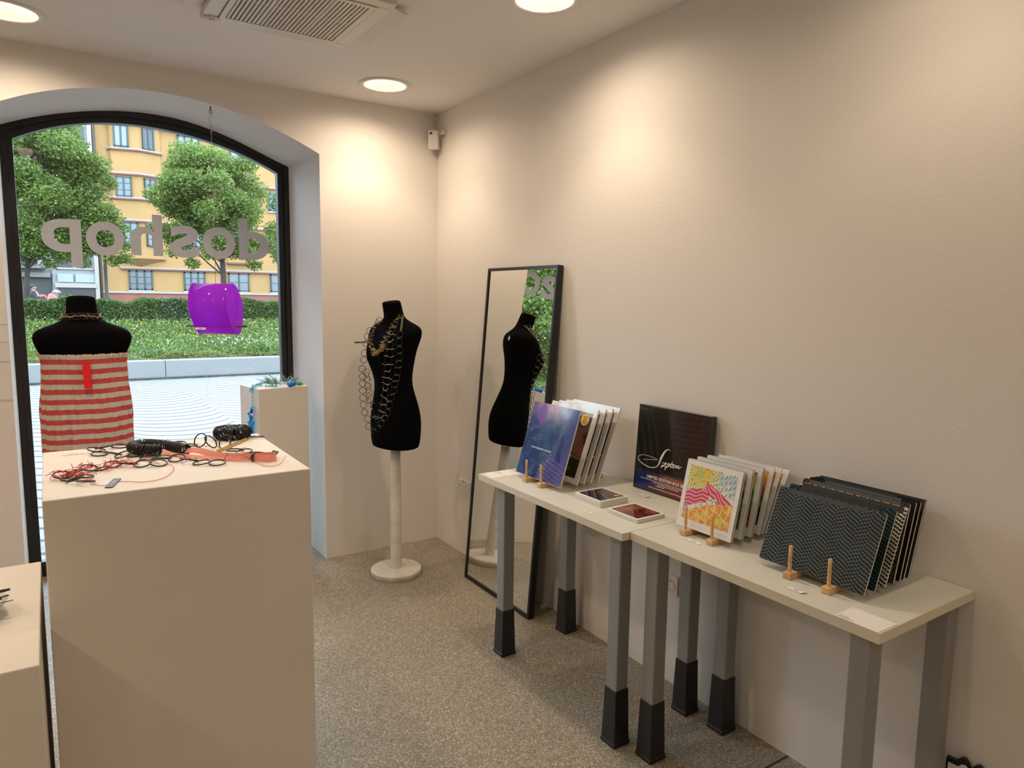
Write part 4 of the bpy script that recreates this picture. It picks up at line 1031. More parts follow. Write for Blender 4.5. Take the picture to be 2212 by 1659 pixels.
# ================================================================== JEWELLERY ON THE LARGE PLINTH
PZ = 1.0505
UPZ = Vector((0, 0, 1))
def flat_knot(p, L, mi_mat, par, r=.0008, n_=2, name='thread_knot'):
    b_ = MB()
    for _ in range(n_):
        a = rnd.uniform(0, 2*pi); d = Vector((cos(a), sin(a), 0)); z = rnd.uniform(.0, .018)
        b_.tube(smooth_path([p, p+d*L*.4+UPZ*z*.6, p+d*L*.8+UPZ*z+Vector((rnd.uniform(-.006, .006), rnd.uniform(-.006, .006), 0)), p+d*L+UPZ*z*rnd.uniform(.3, 1.3)], 3), r, 5)
    b_.sphere(p, r*2.4, 5)
    b_.build(name, mi_mat, par)
def lying_chain(name, pts, R, label, thread_mat, cord=.0021, squash=1., thr=.022, stand=()):
    t_ = thing(name, (*pts[0], PZ), label, 'necklace', 'ring necklaces on the large plinth')
    path = smooth_path([Vector((x, y, 0)) for x, y in pts], 10); out = [(path[0], Vector((1, 0, 0)))]; acc = 0
    for p, q in zip(path, path[1:]):
        acc += (q-p).length
        if acc >= 2*R*.93: out.append((q, (q-p).normalized())); acc = 0
    prev = None
    for i, (q, d) in enumerate(out):
        tilt = rnd.uniform(.05, .28); side = Vector((-d.y, d.x, 0))*(1 if i % 2 else -1)
        nrm_ = (UPZ+side*tilt+d*rnd.uniform(-.1, .1)).normalized()
        z = PZ+cord+R*abs(tilt)*.95+.001
        if i in stand: nrm_ = (side+UPZ*.45).normalized(); z = PZ+cord+R*.92
        b_ = MB(); b_.ring(Vector((q.x, q.y, z)), nrm_, R*rnd.uniform(.92, 1.06), cord, 26, 7, ax=squash, phase=rnd.uniform(0, 6)); b_.build('cord_ring', M_rubber, t_)
        if prev is not None: flat_knot(Vector(((q.x+prev.x)/2, (q.y+prev.y)/2, PZ+.005)), thr*rnd.uniform(.6, 1.3), thread_mat, t_)
        prev = q
    return t_
chainA = [(-1.651, -1.775), (-1.683, -1.752), (-1.712, -1.712), (-1.737, -1.676), (-1.757, -1.656), (-1.779, -1.641), (-1.81, -1.605), (-1.838, -1.574), (-1.867, -1.542), (-1.893, -1.507), (-1.92, -1.478), (-1.943, -1.449), (-1.936, -1.395), (-1.911, -1.372), (-1.881, -1.366), (-1.855, -1.373), (-1.826, -1.366), (-1.789, -1.366), (-1.755, -1.380), (-1.72, -1.405), (-1.694, -1.444), (-1.67, -1.475), (-1.645, -1.505), (-1.62, -1.545), (-1.592, -1.56), (-1.569, -1.607), (-1.548, -1.657), (-1.526, -1.686), (-1.506, -1.722)]
lying_chain('ring_necklace', chainA, .0245, 'long black ring necklace with short pink threads, looping across the large plinth', M_red, stand=(18, 19, 20))
chainD = [(-1.799, -1.702), (-1.840, -1.690), (-1.868, -1.666), (-1.891, -1.660), (-1.919, -1.657), (-1.945, -1.690), (-1.964, -1.672), (-1.984, -1.681), (-2.006, -1.690), (-2.020, -1.715), (-2.043, -1.735), (-2.017, -1.765), (-1.987, -1.758), (-2.012, -1.800), (-1.987, -1.829)]
td = lying_chain('ring_necklace', chainD, .022, 'black ring necklace tangled in red threads at the left of the large plinth', M_red, thr=.03)
b = MB()
for _ in range(95):
    k_ = rnd.random(); i = int(k_*(len(chainD)-3))+1; x, y = chainD[i]
    p = Vector((x+rnd.uniform(-.025, .025), y+rnd.uniform(-.03, .03), PZ+rnd.uniform(.003, .014))); a = rnd.uniform(0, 2*pi); L = rnd.uniform(.012, .035)
    d = Vector((cos(a), sin(a), rnd.uniform(-.05, .35)))
    b.tube(smooth_path([p, p+d*L*.5+Vector((0, 0, .004)), p+d*L+Vector((rnd.uniform(-.01, .01), rnd.uniform(-.01, .01), 0))], 3), .0009, 5)
b.build('tangled_threads', M_red, td)['kind'] = 'stuff'
b = MB(); b.tube(smooth_path([(x, y, PZ+.0018) for x, y in [(-1.979, -1.834), (-1.965, -1.863), (-1.947, -1.880), (-1.919, -1.856), (-1.892, -1.865), (-1.866, -1.887), (-1.839, -1.892), (-1.811, -1.876), (-1.785, -1.831), (-1.769, -1.777), (-1.767, -1.72), (-1.785, -1.695)]], 5), .0008, 5); b.build('loose_thread', M_red, td)
def flat_tag(x0, y0, x1, y1, w_, par, m, name='name_tag', z=PZ+.001, lean=.0, lines=True):
    a, c_ = Vector((x0, y0, z)), Vector((x1, y1, z)); d = (c_-a); L = d.length; d.normalize(); s_ = Vector((-d.y, d.x, lean)).normalized(); n_ = d.cross(s_)
    b_ = MB(); b_.prism([(0, -w_/2), (L, -w_/2), (L, w_/2), (0, w_/2)], a+UPZ*abs(lean)*w_*.5, d, s_, n_, .0016); o_ = b_.build(name, m, par)
    if lines:
        b_ = MB()
        for i in range(7): u = L*(.25+.075*i); b_.prism([(u, -w_*.09), (u+L*.03, -w_*.09), (u+L*.03, w_*.07), (u, w_*.07)], a+n_*.0017+UPZ*abs(lean)*w_*.5, d, s_, n_, .0002)
        b_.build('tag_print', M_lettr, o_)
    return o_
flat_tag(-1.940, -1.905, -1.914, -1.818, .019, td, M_tag)

tb = thing('ribbon_necklace', (-1.70, -1.58, PZ), 'thick black ring coil necklace on a pink ribbon, middle of the large plinth', 'necklace', 'ring necklaces on the large plinth')
coil = smooth_path([Vector((x, y, 0)) for x, y in [(-1.775, -1.572), (-1.801, -1.557), (-1.828, -1.534), (-1.846, -1.498), (-1.840, -1.462), (-1.818, -1.446), (-1.795, -1.455), (-1.770, -1.482), (-1.745, -1.522), (-1.725, -1.560), (-1.709, -1.602)]], 12)
acc = 0; cps = []
for p, q in zip(coil, coil[1:]):
    acc += (q-p).length
    if acc > .0046: cps.append((q, (q-p).normalized())); acc = 0
for i, (q, d) in enumerate(cps[:98]):
    b = MB(); b.ring(Vector((q.x, q.y, PZ+.0185)), d+Vector((rnd.uniform(-.12, .12), rnd.uniform(-.12, .12), rnd.uniform(-.12, .12))), .0158, .0022, 18, 6); b.build('cord_ring', M_rubber, tb)
def ribbon3(pts, width, m, name, par, up=True):
    P = smooth_path([Vector(p) for p in pts], 5); V = []; n_ = len(P)
    for i, p in enumerate(P):
        d = (P[min(i+1, n_-1)]-P[max(i-1, 0)]).normalized(); s_ = Vector((-d.y, d.x, 0)).normalized(); k_ = i/(n_-1)
        th = up(k_) if callable(up) else 0.; w_ = width(k_) if callable(width) else width
        ax_ = s_*cos(th)+UPZ*sin(th); V += [p+ax_*w_/2, p-ax_*w_/2, p-ax_*w_/2+d.cross(ax_)*.0008, p+ax_*w_/2+d.cross(ax_)*.0008]
    b_ = MB(); b_.loft([V[i*4:i*4+4] for i in range(n_)], 0, False); return b_.build(name, m, par)
ribbon3([(-1.709, -1.602, PZ+.016), (-1.680, -1.625, PZ+.018), (-1.650, -1.665, PZ+.012), (-1.620, -1.712, PZ+.010), (-1.585, -1.745, PZ+.011), (-1.550, -1.780, PZ+.012)], .021, M_pink, 'ribbon', tb, lambda k: .55+.75*k)
ribbon3([(-1.772, -1.545, PZ+.014), (-1.745, -1.588, PZ+.006), (-1.700, -1.640, PZ+.004), (-1.640, -1.712, PZ+.004), (-1.590, -1.760, PZ+.009), (-1.550, -1.782, PZ+.010)], .016, M_pink, 'ribbon', tb, lambda k: .1+1.0*k)
ribbon3([(-1.550, -1.780, PZ+.012), (-1.530, -1.808, PZ+.012), (-1.508, -1.823, PZ+.012), (-1.490, -1.812, PZ+.012), (-1.492, -1.788, PZ+.012), (-1.515, -1.778, PZ+.012), (-1.548, -1.776, PZ+.012)], .022, M_pink, 'ribbon_loop', tb, lambda k: 1.45)
b = MB(); b.ring((-1.548, -1.780, PZ+.012), (.7, -.7, 0), .0115, .004, 16, 6, ax=.8); b.build('ribbon_clasp', M_rubber, tb)
flat_tag(-1.644, -1.750, -1.525, -1.600, .012, tb, M_brass, z=PZ+.028, lean=.9)
tr = [c_ for c_ in COL.objects if c_.name.startswith('ring_necklace') and c_.get('label', '').startswith('long black ring necklace with short pink')][0]
b = MB(); b.tube(smooth_path([(x, y, PZ+z) for x, y, z in [(-1.643, -1.798, .003), (-1.62, -1.783, .012), (-1.584, -1.766, .02), (-1.563, -1.778, .012), (-1.548, -1.822, .004), (-1.537, -1.868, .002), (-1.515, -1.885, .002), (-1.485, -1.858, .004), (-1.456, -1.800, .012)]], 5), .0008, 5); b.build('loose_thread', M_red, tr)
flat_tag(-1.488, -1.752, -1.478, -1.780, .020, tr, M_tag, z=PZ+.004, lean=.9)

tc_ = thing('ring_bracelet', (-1.524, -1.385, PZ), 'fuzzy black bracelet of many cord rings at the back corner of the large plinth', 'bracelet')
for i in range(74):
    a = 2*pi*i/74+rnd.uniform(-.02, .02); cx_, cy_ = -1.528+.043*cos(a), -1.392+.036*sin(a); tg_ = Vector((-sin(a), cos(a), 0))
    b = MB(); b.ring((cx_, cy_, PZ+.0225), tg_+Vector((rnd.uniform(-.3, .3), rnd.uniform(-.3, .3), rnd.uniform(-.3, .3))), rnd.uniform(.0185, .0215), .0021, 18, 5); b.build('cord_ring', M_rubber, tc_)
flat_tag(-1.492, -1.412, -1.434, -1.450, .009, tc_, M_tag, z=PZ+.004, lean=.5)
b = MB(); b.tube(smooth_path([(-1.535, -1.43, PZ+.014), (-1.545, -1.445, PZ+.006), (-1.556, -1.452, PZ+.002)], 4), .0009, 5); b.build('loose_thread', M_green, tc_)
b = MB().box((-2.035, -1.418, 1.0505), (-1.972, -1.400, 1.0512)); o = tag(b.build('price_tag', M_plinth), 'pale paper price tag lying on the back left of the large plinth', 'price tag')
v_, f_ = text_mesh('120 €', .011, .0001); b = MB(); b.add([(-2.02+q[0], -1.4135+q[1], 1.0514) for q in v_], f_); b.build('printed_price', M_grey_ink, o)

# bowl and black strips on the low plinth
t = thing('dish', (-2.275, -1.850, .7505), 'white round dish cut off by the left edge, on the low plinth', 'dish')
MB().lathe([(0, .004), (.055, .004), (.088, .022), (.100, .034), (.104, .034), (.092, .018), (.060, .0), (0, .0)], (-2.275, -1.850, .7505), 48, caps=(False, False)).build('dish_body', M_white, t)
t = thing('strip_necklace', (-2.22, -1.86, .775), 'bundle of black flat strips lying in the white dish', 'necklace')
for i in range(12):
    a = rnd.uniform(-.5, .22); x, y = -2.255+rnd.uniform(-.02, .02), -1.86+rnd.uniform(-.04, .03); d = Vector((cos(a), sin(a), rnd.uniform(-.02, .15))); s_ = Vector((-d.y, d.x, rnd.uniform(-.5, .5))).normalized(); L = rnd.uniform(.07, .092)
    b = MB(); b.prism([(0, -.0035), (L, -.0035), (L-.002, .0035), (0, .0035)], Vector((x, y, .781+.002*i)), d, s_, d.cross(s_), .0012); b.build('flat_strip', M_rubber, t)

# ================================================================== PIECES ON THE NARROW PLINTH
NZ = 1.0525
def PL(x, y, z=0): return mt2 @ Vector((x, y, NZ+z))
t = thing('glass_necklace', PL(-.25, .10), 'pale to deep blue glass necklace hanging down the side of the narrow plinth', 'necklace')
pth = [PL(-.215, .14, .006), PL(-.235, .11, .010), PL(-.262, .085, .008), PL(-.286, .075, .0), PL(-.292, .072, -.02)]
for i, p in enumerate(smooth_path(pth, 4)):
    b = MB(); b.ring(p+Vector((rnd.uniform(-.003, .003), rnd.uniform(-.004, .004), .003)), (rnd.uniform(-1, 1), rnd.uniform(-1, 1), rnd.uniform(-.5, 1)), rnd.uniform(.005, .010), .0022, 10, 5); b.build('glass_bead', M_lblue, t)
b = MB(); b.tube([PL(-.292, .072, -.02), PL(-.291, .070, -.105)], .0018, 6)
for k in (.045, .07, .085): b.sphere(PL(-.292, .070, -k), .0035, 6)
b.build('clear_strand', M_lblue, t)
rr = random.Random(11)
for i in range(26):
    k_ = i/25; wv_ = .012+.014*sin(pi*min(1, k_*1.15))
    p = PL(-.294-.012*sin(pi*k_)+rr.uniform(-.005, .004), .070+rr.uniform(-wv_, wv_), -.108-.145*k_)
    b = MB(); n_ = 7; ra = rr.uniform(.008, .014); ax_ = Vector((rr.uniform(-1, 1), rr.uniform(-1, 1), rr.uniform(-1, 1))).normalized(); u_ = ax_.orthogonal().normalized(); w2_ = ax_.cross(u_)
    b.prism([(ra*rr.uniform(.6, 1.2)*cos(2*pi*j/n_), ra*rr.uniform(.6, 1.2)*sin(2*pi*j/n_)) for j in range(n_)], p, u_, w2_, ax_, .004); b.build('glass_shard', M_dblue if i in (2, 3, 5, 7) else M_blue, t)
t = thing('feathery_brooch', PL(-.10, .11), 'spiky green, blue and black beaded necklace lying on top of the narrow plinth', 'necklace')
b = [MB() for _ in range(5)]; mats_ = [M_bgreen, M_rubber, M_silver, M_blue, M_green]
for i in range(150):
    a = rr.uniform(0, 2*pi); ring_ = rr.uniform(.5, 1); c_ = PL(-.115+.075*ring_*cos(a), .10+.055*ring_*sin(a), .006+rr.uniform(0, .012)); d = Vector((cos(a+rr.uniform(-1, 1)), sin(a+rr.uniform(-1, 1)), rr.uniform(-.05, 1.3))).normalized(); L = rr.uniform(.03, .062)
    b[rr.choice((1, 1, 2, 2, 4, 0, 3))].tube(smooth_path([c_, c_+d*L*.5+UPZ*.004, c_+d*L+Vector((rr.uniform(-.01, .01), 0, rr.uniform(-.015, .008)))], 3), [.0014, .001, .0006][i % 3], 5)
for bb, m_, nm in zip(b, mats_, ('green_spikes', 'black_spikes', 'pale_spikes', 'blue_spikes', 'olive_spikes')): bb.build(nm, m_, t)['kind'] = 'stuff'
for i in range(16):
    p = PL(-.085+rr.uniform(-.022, .022), .012+rr.uniform(-.014, .03), .006+rr.uniform(-.004, .014)); q = MB(); q.sphere(p, rr.uniform(.005, .010), 6, 0, (1, .7, 1.3)); q.build('blue_bead', M_dblue if i % 3 else M_blue, t)
for i in range(10):
    p = PL(-.04+rr.uniform(-.03, .025), .03+rr.uniform(-.02, .04), .008+rr.uniform(-.003, .006)); q = MB(); q.sphere(p, rr.uniform(.005, .009), 6, 0, (1.6, .7, .8)); q.build('green_bead', M_bgreen, t)
for i in range(12):
    p = PL(-.19+rr.uniform(-.03, .05), .06+rr.uniform(-.03, .03), .005); q = MB(); q.sphere(p, rr.uniform(.003, .006), 6); q.build('clear_bead', M_lblue, t)

# ================================================================== SCALLOPED BOARD by the near wall
t = thing('scalloped_panel', (-.03, -3.35, 0), 'cream panel with a wavy black edge standing against the right wall', 'panel')
prof_ = [(-3.113, .0), (-3.113, .290)]
def edge(z0, amp, y0, y1):
    P = []
    for i in range(60):
        y = y0+(y1-y0)*i/59; s_ = (y0-y)
        if s_ < .022: P.append((y, z0-.0*s_)); continue
        ph = ((s_-.022) % .038)/.038; z = z0-.006+amp*(abs(math.sin(pi*ph))**.8)*1.0
        P.append((y, z))
    return P
Eo = [(-3.115, 0.)]+edge(.300, .024, -3.115, -3.62)+[(-3.62, 0.)]
Ei = [(-3.121, 0.)]+edge(.288, .020, -3.121, -3.615)+[(-3.615, 0.)]
b = MB(); b.prism(Eo, (-.008, 0, .0005), (0, 1, 0), (0, 0, 1), (-1, 0, 0), .014); b.build('black_edge', M_mframe, t)
b = MB(); b.prism(Ei, (-.0225, 0, .0005), (0, 1, 0), (0, 0, 1), (-1, 0, 0), .002); b.build('cream_face', M_paper, t)

# ================================================================== OUTSIDE
GZ = -.15
struct(MB().box((-40, .72, GZ-.2), (30, 11.9, GZ)).build('pavement', paving()))
M_granite = speckle('light_granite', (0.132, 0.129, 0.125), (0.095, 0.094, 0.093), 160)
# granite kerb wall in long blocks, with a dark joint of mulch at its foot
for i in range(9):
    x0 = -13.1+2.6*i
    o = MB().box((x0+.004, 11.70, GZ+.03), (x0+2.6-.004, 12.02, .225)).build('granite_kerb', M_granite, bevel=.012)
    tag(o, 'long pale granite kerb block between the paving and the planted bank', 'kerb', 'granite kerb blocks')
struct(MB().box((-14, 11.62, GZ), (12, 12.0, GZ+.035)).build('kerb_gutter', mat('gutter_dirt', (0.028, 0.023, 0.020), .9, vary=(12, .5))))
M_soil = mat('bank_soil', (0.017, 0.023, 0.008), .95, vary=(4, .4)); M_street = mat('asphalt', (0.028, 0.028, 0.027), .9, vary=(3, .15))
BP = [(11.98, .10), (12.3, .20), (12.7, .30), (14.5, .60), (16.0, .84), (17.2, .84), (17.8, .35), (20, .15)]
b = MB(); V = [(x, y, z) for x in (-26, 18) for y, z in BP]; k_ = len(BP); b.add(V, [(i, i+1, k_+i+1, k_+i) for i in range(k_-1)])
struct(b.build('planted_bank', M_soil))
struct(MB().box((-40, 19.9, -.1), (30, 80, .15)).build('street', M_street))
def bank_z(y): return float(np.interp(y, [q[0] for q in BP], [q[1] for q in BP]))

NG = np.random.default_rng(5)
def leaves(name, pts, size, material, parent, stretch=1.7, updir=0., fold=.35, jitter=.5):
    """one two-triangle folded leaf per point"""
    n_ = len(pts); d = NG.normal(size=(n_, 3)); d[:, 2] = d[:, 2]*.6+updir; d /= np.linalg.norm(d, axis=1)[:, None]
    r = NG.normal(size=(n_, 3)); s_ = np.cross(d, r); s_ /= np.linalg.norm(s_, axis=1)[:, None]; nn = np.cross(d, s_)
    L = size*NG.uniform(1-jitter, 1+jitter, n_)[:, None]; Wd = L/stretch
    base = pts; tip = pts+d*L; mid_ = pts+d*L*.5
    a = mid_+s_*Wd*.5+nn*Wd*fold; c_ = mid_-s_*Wd*.5+nn*Wd*fold
    V = np.stack([base, a, tip, c_], 1).reshape(-1, 3)
    base_l = Vector((0, 0, 0)); q = parent
    while q is not None: base_l = base_l+q.location; q = q.parent
    V -= np.array(base_l)[None]
    i4 = np.arange(n_)*4; F = np.stack([np.stack([i4, i4+1, i4+2], 1), np.stack([i4, i4+2, i4+3], 1)], 1).reshape(-1, 3)
    me = bpy.data.meshes.new(name); me.vertices.add(len(V)); me.vertices.foreach_set('co', V.ravel())
    me.loops.add(F.size); me.loops.foreach_set('vertex_index', F.ravel().astype(np.int32))
    me.polygons.add(len(F)); me.polygons.foreach_set('loop_start', np.arange(len(F))*3); me.polygons.foreach_set('loop_total', np.full(len(F), 3))
    me.update(); me.materials.append(material)
    at = me.attributes.new('rnd', 'FLOAT', 'POINT'); at.data.foreach_set('value', np.repeat(np.clip(NG.normal(.5, .25, n_), 0, 1), 4))
    o_ = bpy.data.objects.new(name, me); COL.objects.link(o_); o_.parent = parent
    return o_
M_leaf1 = leaf_mat('fresh_leaves', (0.047, 0.092, 0.011), (0.163, 0.216, 0.043), .5)
M_leaf2 = leaf_mat('bluish_leaves', (0.027, 0.070, 0.018), (0.093, 0.156, 0.043), .4)
M_hedge = leaf_mat('hedge_leaves', (0.013, 0.037, 0.007), (0.077, 0.134, 0.022), .3)
M_grass = leaf_mat('bank_grass', (0.024, 0.063, 0.007), (0.109, 0.167, 0.022), .3)
M_moss = leaf_mat('mossy_hedge', (0.056, 0.061, 0.010), (0.177, 0.169, 0.026), .25)
M_yel = leaf_mat('yellow_petals', (0.215, 0.164, 0.008), (0.273, 0.232, 0.027), .2); M_whf = leaf_mat('white_petals', (0.229, 0.219, 0.199), (0.273, 0.260, 0.239), .2)
M_bark = mat('tree_bark', (.022, .017, .014), .9, bump=(18, .6, .03), vary=(6, .3))
def shell_points(blobs, dens):
    out = []
    for (cx_, cy_, cz_, r_) in blobs:
        n_ = int(dens*r_*r_*4*pi); v_ = NG.normal(size=(n_, 3)); v_ /= np.linalg.norm(v_, axis=1)[:, None]; rr_ = r_*NG.uniform(.45, 1.12, n_)[:, None]
        v_[:, 2] *= .72; out.append(np.array([[cx_, cy_, cz_]])+v_*rr_)
    return np.concatenate(out)
def tree(x, y, z0, crown, blobs_n, br, label, material, dens=120, trunk=.12, lean=(0, 0), extra=(), leaf=.13):
    """crown=(cx,cz,rx,ry,rz)"""
    t_ = thing('tree', (x, y, z0), label, 'tree')
    rr_ = random.Random(int(abs(x)*100)); cx_, cz_, rx, ry, rz = crown
    blobs = []
    for _ in range(blobs_n):
        a = rr_.uniform(0, 2*pi); ct = rr_.uniform(-1, 1); st = sqrt(1-ct*ct); k2 = rr_.uniform(.55, 1.0)
        blobs.append((cx_+rx*k2*st*cos(a), y+ry*k2*st*sin(a), cz_+rz*k2*ct, br*rr_.uniform(.7, 1.2)))
    blobs += list(extra)
    b_ = MB(); top_ = Vector((cx_+lean[0], y, cz_+rz*.6)); base_ = Vector((x, y, z0)); midp = Vector((x+(cx_-x)*.3, y, z0+(cz_-z0)*.45))
    tp = smooth_path([base_, base_.lerp(midp, .5), midp, midp.lerp(top_, .5), top_], 4); n_ = len(tp)
    b_.tube(tp, [trunk*(1-.8*(i/(n_-1))) for i in range(n_)], 10)
    b_.build('trunk', M_bark, t_)
    for i, (bx_, by_, bz_, _) in enumerate(blobs[::3]):
        if abs(bx_-cx_) > .75*rx or bz_ < cz_-rz*.6: continue
        f_ = min(.88, max(.52, (bz_-z0)/(top_.z-z0)*.8)); st_ = tp[int(f_*(n_-1))]; e = Vector((bx_, by_, bz_)); m_ = st_.lerp(e, .5)+Vector((0, 0, -.12))
        b_ = MB(); P_ = smooth_path([st_, m_, e], 4); b_.tube(P_, [trunk*.22*(1-.75*k/(len(P_)-1)) for k in range(len(P_))], 6); b_.build('branch', M_bark, t_)
    leaves('crown', shell_points(blobs, dens), leaf, material, t_)
    return t_
YT = 18.
tree(2.35, YT, .35, (2.25, 4.30, 1.55, 1.2, 1.60), 58, .44, 'leafy green tree behind the hanging feeder, in front of the orange building', M_leaf1, 430, .13,
     extra=[(1.2, YT, 3.0, .35), (.85, YT, 3.25, .35), (3.5, YT-.2, 3.1, .4), (2.9, YT-.6, 2.75, .3), (1.9, YT-.5, 2.75, .3), (3.9, YT, 3.5, .4), (4.1, YT, 2.7, .35), (.6, YT, 3.4, .22), (3.2, YT, 2.45, .22), (1.5, YT, 2.45, .22), (1.0, YT, 2.75, .2)], leaf=.075)
tree(-2.53, YT, .35, (-2.1, 4.3, 1.6, 1.2, 1.9), 64, .46, 'large leafy tree at the left of the window view, over the passer-by', M_leaf1, 430, .095,
     extra=[(-.75, YT, 3.5, .38), (-.55, YT-.2, 3.1, .40), (-.35, YT-.2, 2.85, .3), (-1.3, YT-.2, 3.2, .4), (-2.4, YT-.6, 2.7, .35), (-3.1, YT-.5, 2.8, .4), (-1.1, YT, 3.6, .45), (-1.0, YT, 2.75, .3), (-.45, YT, 2.45, .22), (-1.6, YT-.3, 2.5, .25), (-.9, YT, 4.2, .4), (-.8, YT, 4.9, .4), (-1.9, YT-.4, 2.9, .4), (-.15, YT, 2.5, .18), (-1.2, YT-.2, 2.35, .2), (-.25, YT, 3.3, .2), (-.5, YT, 4.5, .25), (-1.9, YT-.3, 2.3, .2)], leaf=.075)
# tree(.9, 27., .15, (.9, 4.6, 1.2, 1.0, 1.2), 18, .6, 'smaller tree further back between the two nearer trees', M_leaf2, 90, .12, leaf=.16)
tree(5.6, 20., .3, (5.4, 3.9, 1.2, 1.0, 1.3), 26, .45, 'bluish green tree at the right edge of the window view', M_leaf2, 280, .12, leaf=.085)
tree(-12.8, 15.5, .3, (-12.6, 3.4, 2.6, 1.6, 2.3), 52, .6, 'broad tree far left outside, seen only in the leaning mirror', M_leaf1, 120, .16, leaf=.14)
tree(-17.5, 19., .2, (-17.2, 4.2, 3.0, 2.0, 2.8), 56, .75, 'taller tree far left outside, behind the broad one, seen in the mirror', M_leaf2, 80, .18, leaf=.17)

# hedge, bank planting, low mossy hedge: leaves nobody could count
def box_points(x0, x1, y0, y1, z0, z1, n_, bias=True):
    P = NG.uniform(0, 1, (n_, 3)); k2 = NG.random(n_)
    P[:, 1] = np.where(k2 < .6, P[:, 1]**3*.5, P[:, 1]); P[:, 2] = np.where(k2 > .6, 1-(1-P[:, 2])**1*NG.uniform(0, .15, n_), P[:, 2])
    X_ = x0+P[:, 0]*(x1-x0); bump_ = .05*np.sin(X_*3.1)+.035*np.sin(X_*7.7+1)
    return np.stack([X_, y0+P[:, 1]*(y1-y0)+.06*np.sin(X_*5), z0+P[:, 2]*(z1-z0)+bump_*P[:, 2]], 1)
hd = thing('clipped_hedge', (-5, 16.6, .84), 'long clipped green hedge along the top of the flowery bank', 'hedge')
MB().box((-20, 16.25, .8), (12, 17.0, 1.31)).build('hedge_core', M_soil, hd)
o = leaves('hedge_leaves', np.concatenate([box_points(-5, 6, 16.1, 17.05, .80, 1.39, 60000), box_points(-20, 12, 16.1, 17.05, .82, 1.39, 40000)]), .05, M_hedge, hd); o['kind'] = 'stuff'
def slope_points(x0, x1, y0, y1, n_, h_=0.):
    X_ = NG.uniform(x0, x1, n_); Y_ = NG.uniform(y0, y1, n_); Z_ = np.interp(Y_, [q[0] for q in BP], [q[1] for q in BP])
    return np.stack([X_, Y_, Z_+NG.uniform(0, 1, n_)*h_], 1)
o = leaves('bank_plants', slope_points(-18, 11, 12.35, 16.3, 90000, .05), .08, M_grass, None, 3.2, .9); tag(o, 'grass and low leafy plants covering the bank outside', 'plants', kind='stuff')
o = leaves('yellow_flowers', slope_points(-18, 11, 12.9, 15.9, 6500, .10)+np.array([[0, 0, .03]]), .032, M_yel, None, 1.1, .2); tag(o, 'small yellow flowers scattered over the bank', 'flowers', kind='stuff')
o = leaves('white_flowers', np.concatenate([slope_points(1.0, 2.6, 12.9, 13.5, 110, .12), slope_points(-2.2, 3, 13, 16, 200, .14)])+np.array([[0, 0, .05]]), .04, M_whf, None, 1.1, .2); tag(o, 'small white flowers on the bank below the feeder', 'flowers', kind='stuff')
o = leaves('mossy_edging', box_points(-18, 11, 12.03, 12.34, .12, .31, 30000), .032, M_moss, None, 1.6, .5); tag(o, 'low mossy yellow-green edging plants along the granite kerb', 'plants', kind='stuff')
for cx_, wl in ((-.1, 'leftmost weed behind the granite kerb, beside the dress form shoulder'), (.25, 'second weed from the left behind the granite kerb'), (1.75, 'middle weed behind the granite kerb, below the feeder right side'), (2.05, 'second weed from the right behind the granite kerb'), (2.3, 'rightmost weed behind the granite kerb, next to the window frame')):
    o = leaves('weed', slope_points(cx_-.13, cx_+.13, 12.1, 12.4, 90, .28), .10, M_grass, None, 2.6, .9); tag(o, wl, 'plant', 'weeds along the kerb')

# ---- orange building
YB = 46.
M_or = mat('orange_render', (0.229, 0.129, 0.045), .9, vary=(.6, .05)); M_pinkb = mat('salmon_base', (0.158, 0.055, 0.037), .9, vary=(1.5, .08))
M_corn = mat('brick_cornice', (0.109, 0.038, 0.029), .85); M_cornw = mat('pale_cornice', (0.206, 0.180, 0.154), .8); M_teal = mat('teal_window_frame', (0.0054, 0.0216, 0.0222), .5)
M_pane = mat('far_window_glass', (.03, .042, .055), .08, spec=.8); M_cur = mat('curtained_glass', (0.063, 0.069, 0.072), .25, spec=.6); M_blind = mat('grey_shutter', (0.046, 0.047, 0.056), .6); M_sky_pane = mat('pale_blind_glass', (0.097, 0.115, 0.154), .2, spec=.6)
bd = thing('orange_building', (8, YB, .15), 'orange rendered building with teal windows and a faceted bay', 'building')
b = MB(); b.box((.92, YB, 0), (18, YB+8, 13.2))
bay = [(1.55, YB), (1.7, YB-.30), (3.17, YB-.62), (4.4, YB-.12), (4.45, YB)]
for z0, z1 in ((3.75, 11.7),):
    b.loft([[(x, y, z) for x, y in bay] for z in (z0, z1)], 0, False)
b.add([(1.7, YB-.3, 3.75), (3.17, YB-.62, 3.75), (4.4, YB-.12, 3.75), (3.05, YB, 3.25), (1.55, YB, 3.75), (4.45, YB, 3.75)], [(0, 1, 3), (1, 2, 3), (0, 3, 4), (2, 5, 3)])
b.build('facade', M_or, bd)
b = MB(); b.box((.9, YB-.06, .1), (18, YB+.02, 1.63)); b.build('base_band', M_pinkb, bd)
b = MB(); b.box((.9, YB-.14, 1.60), (18, YB+.02, 1.72)); b.build('base_ledge', M_cornw, bd)
def offs(P_, d): return [(x, y-d) for x, y in P_]
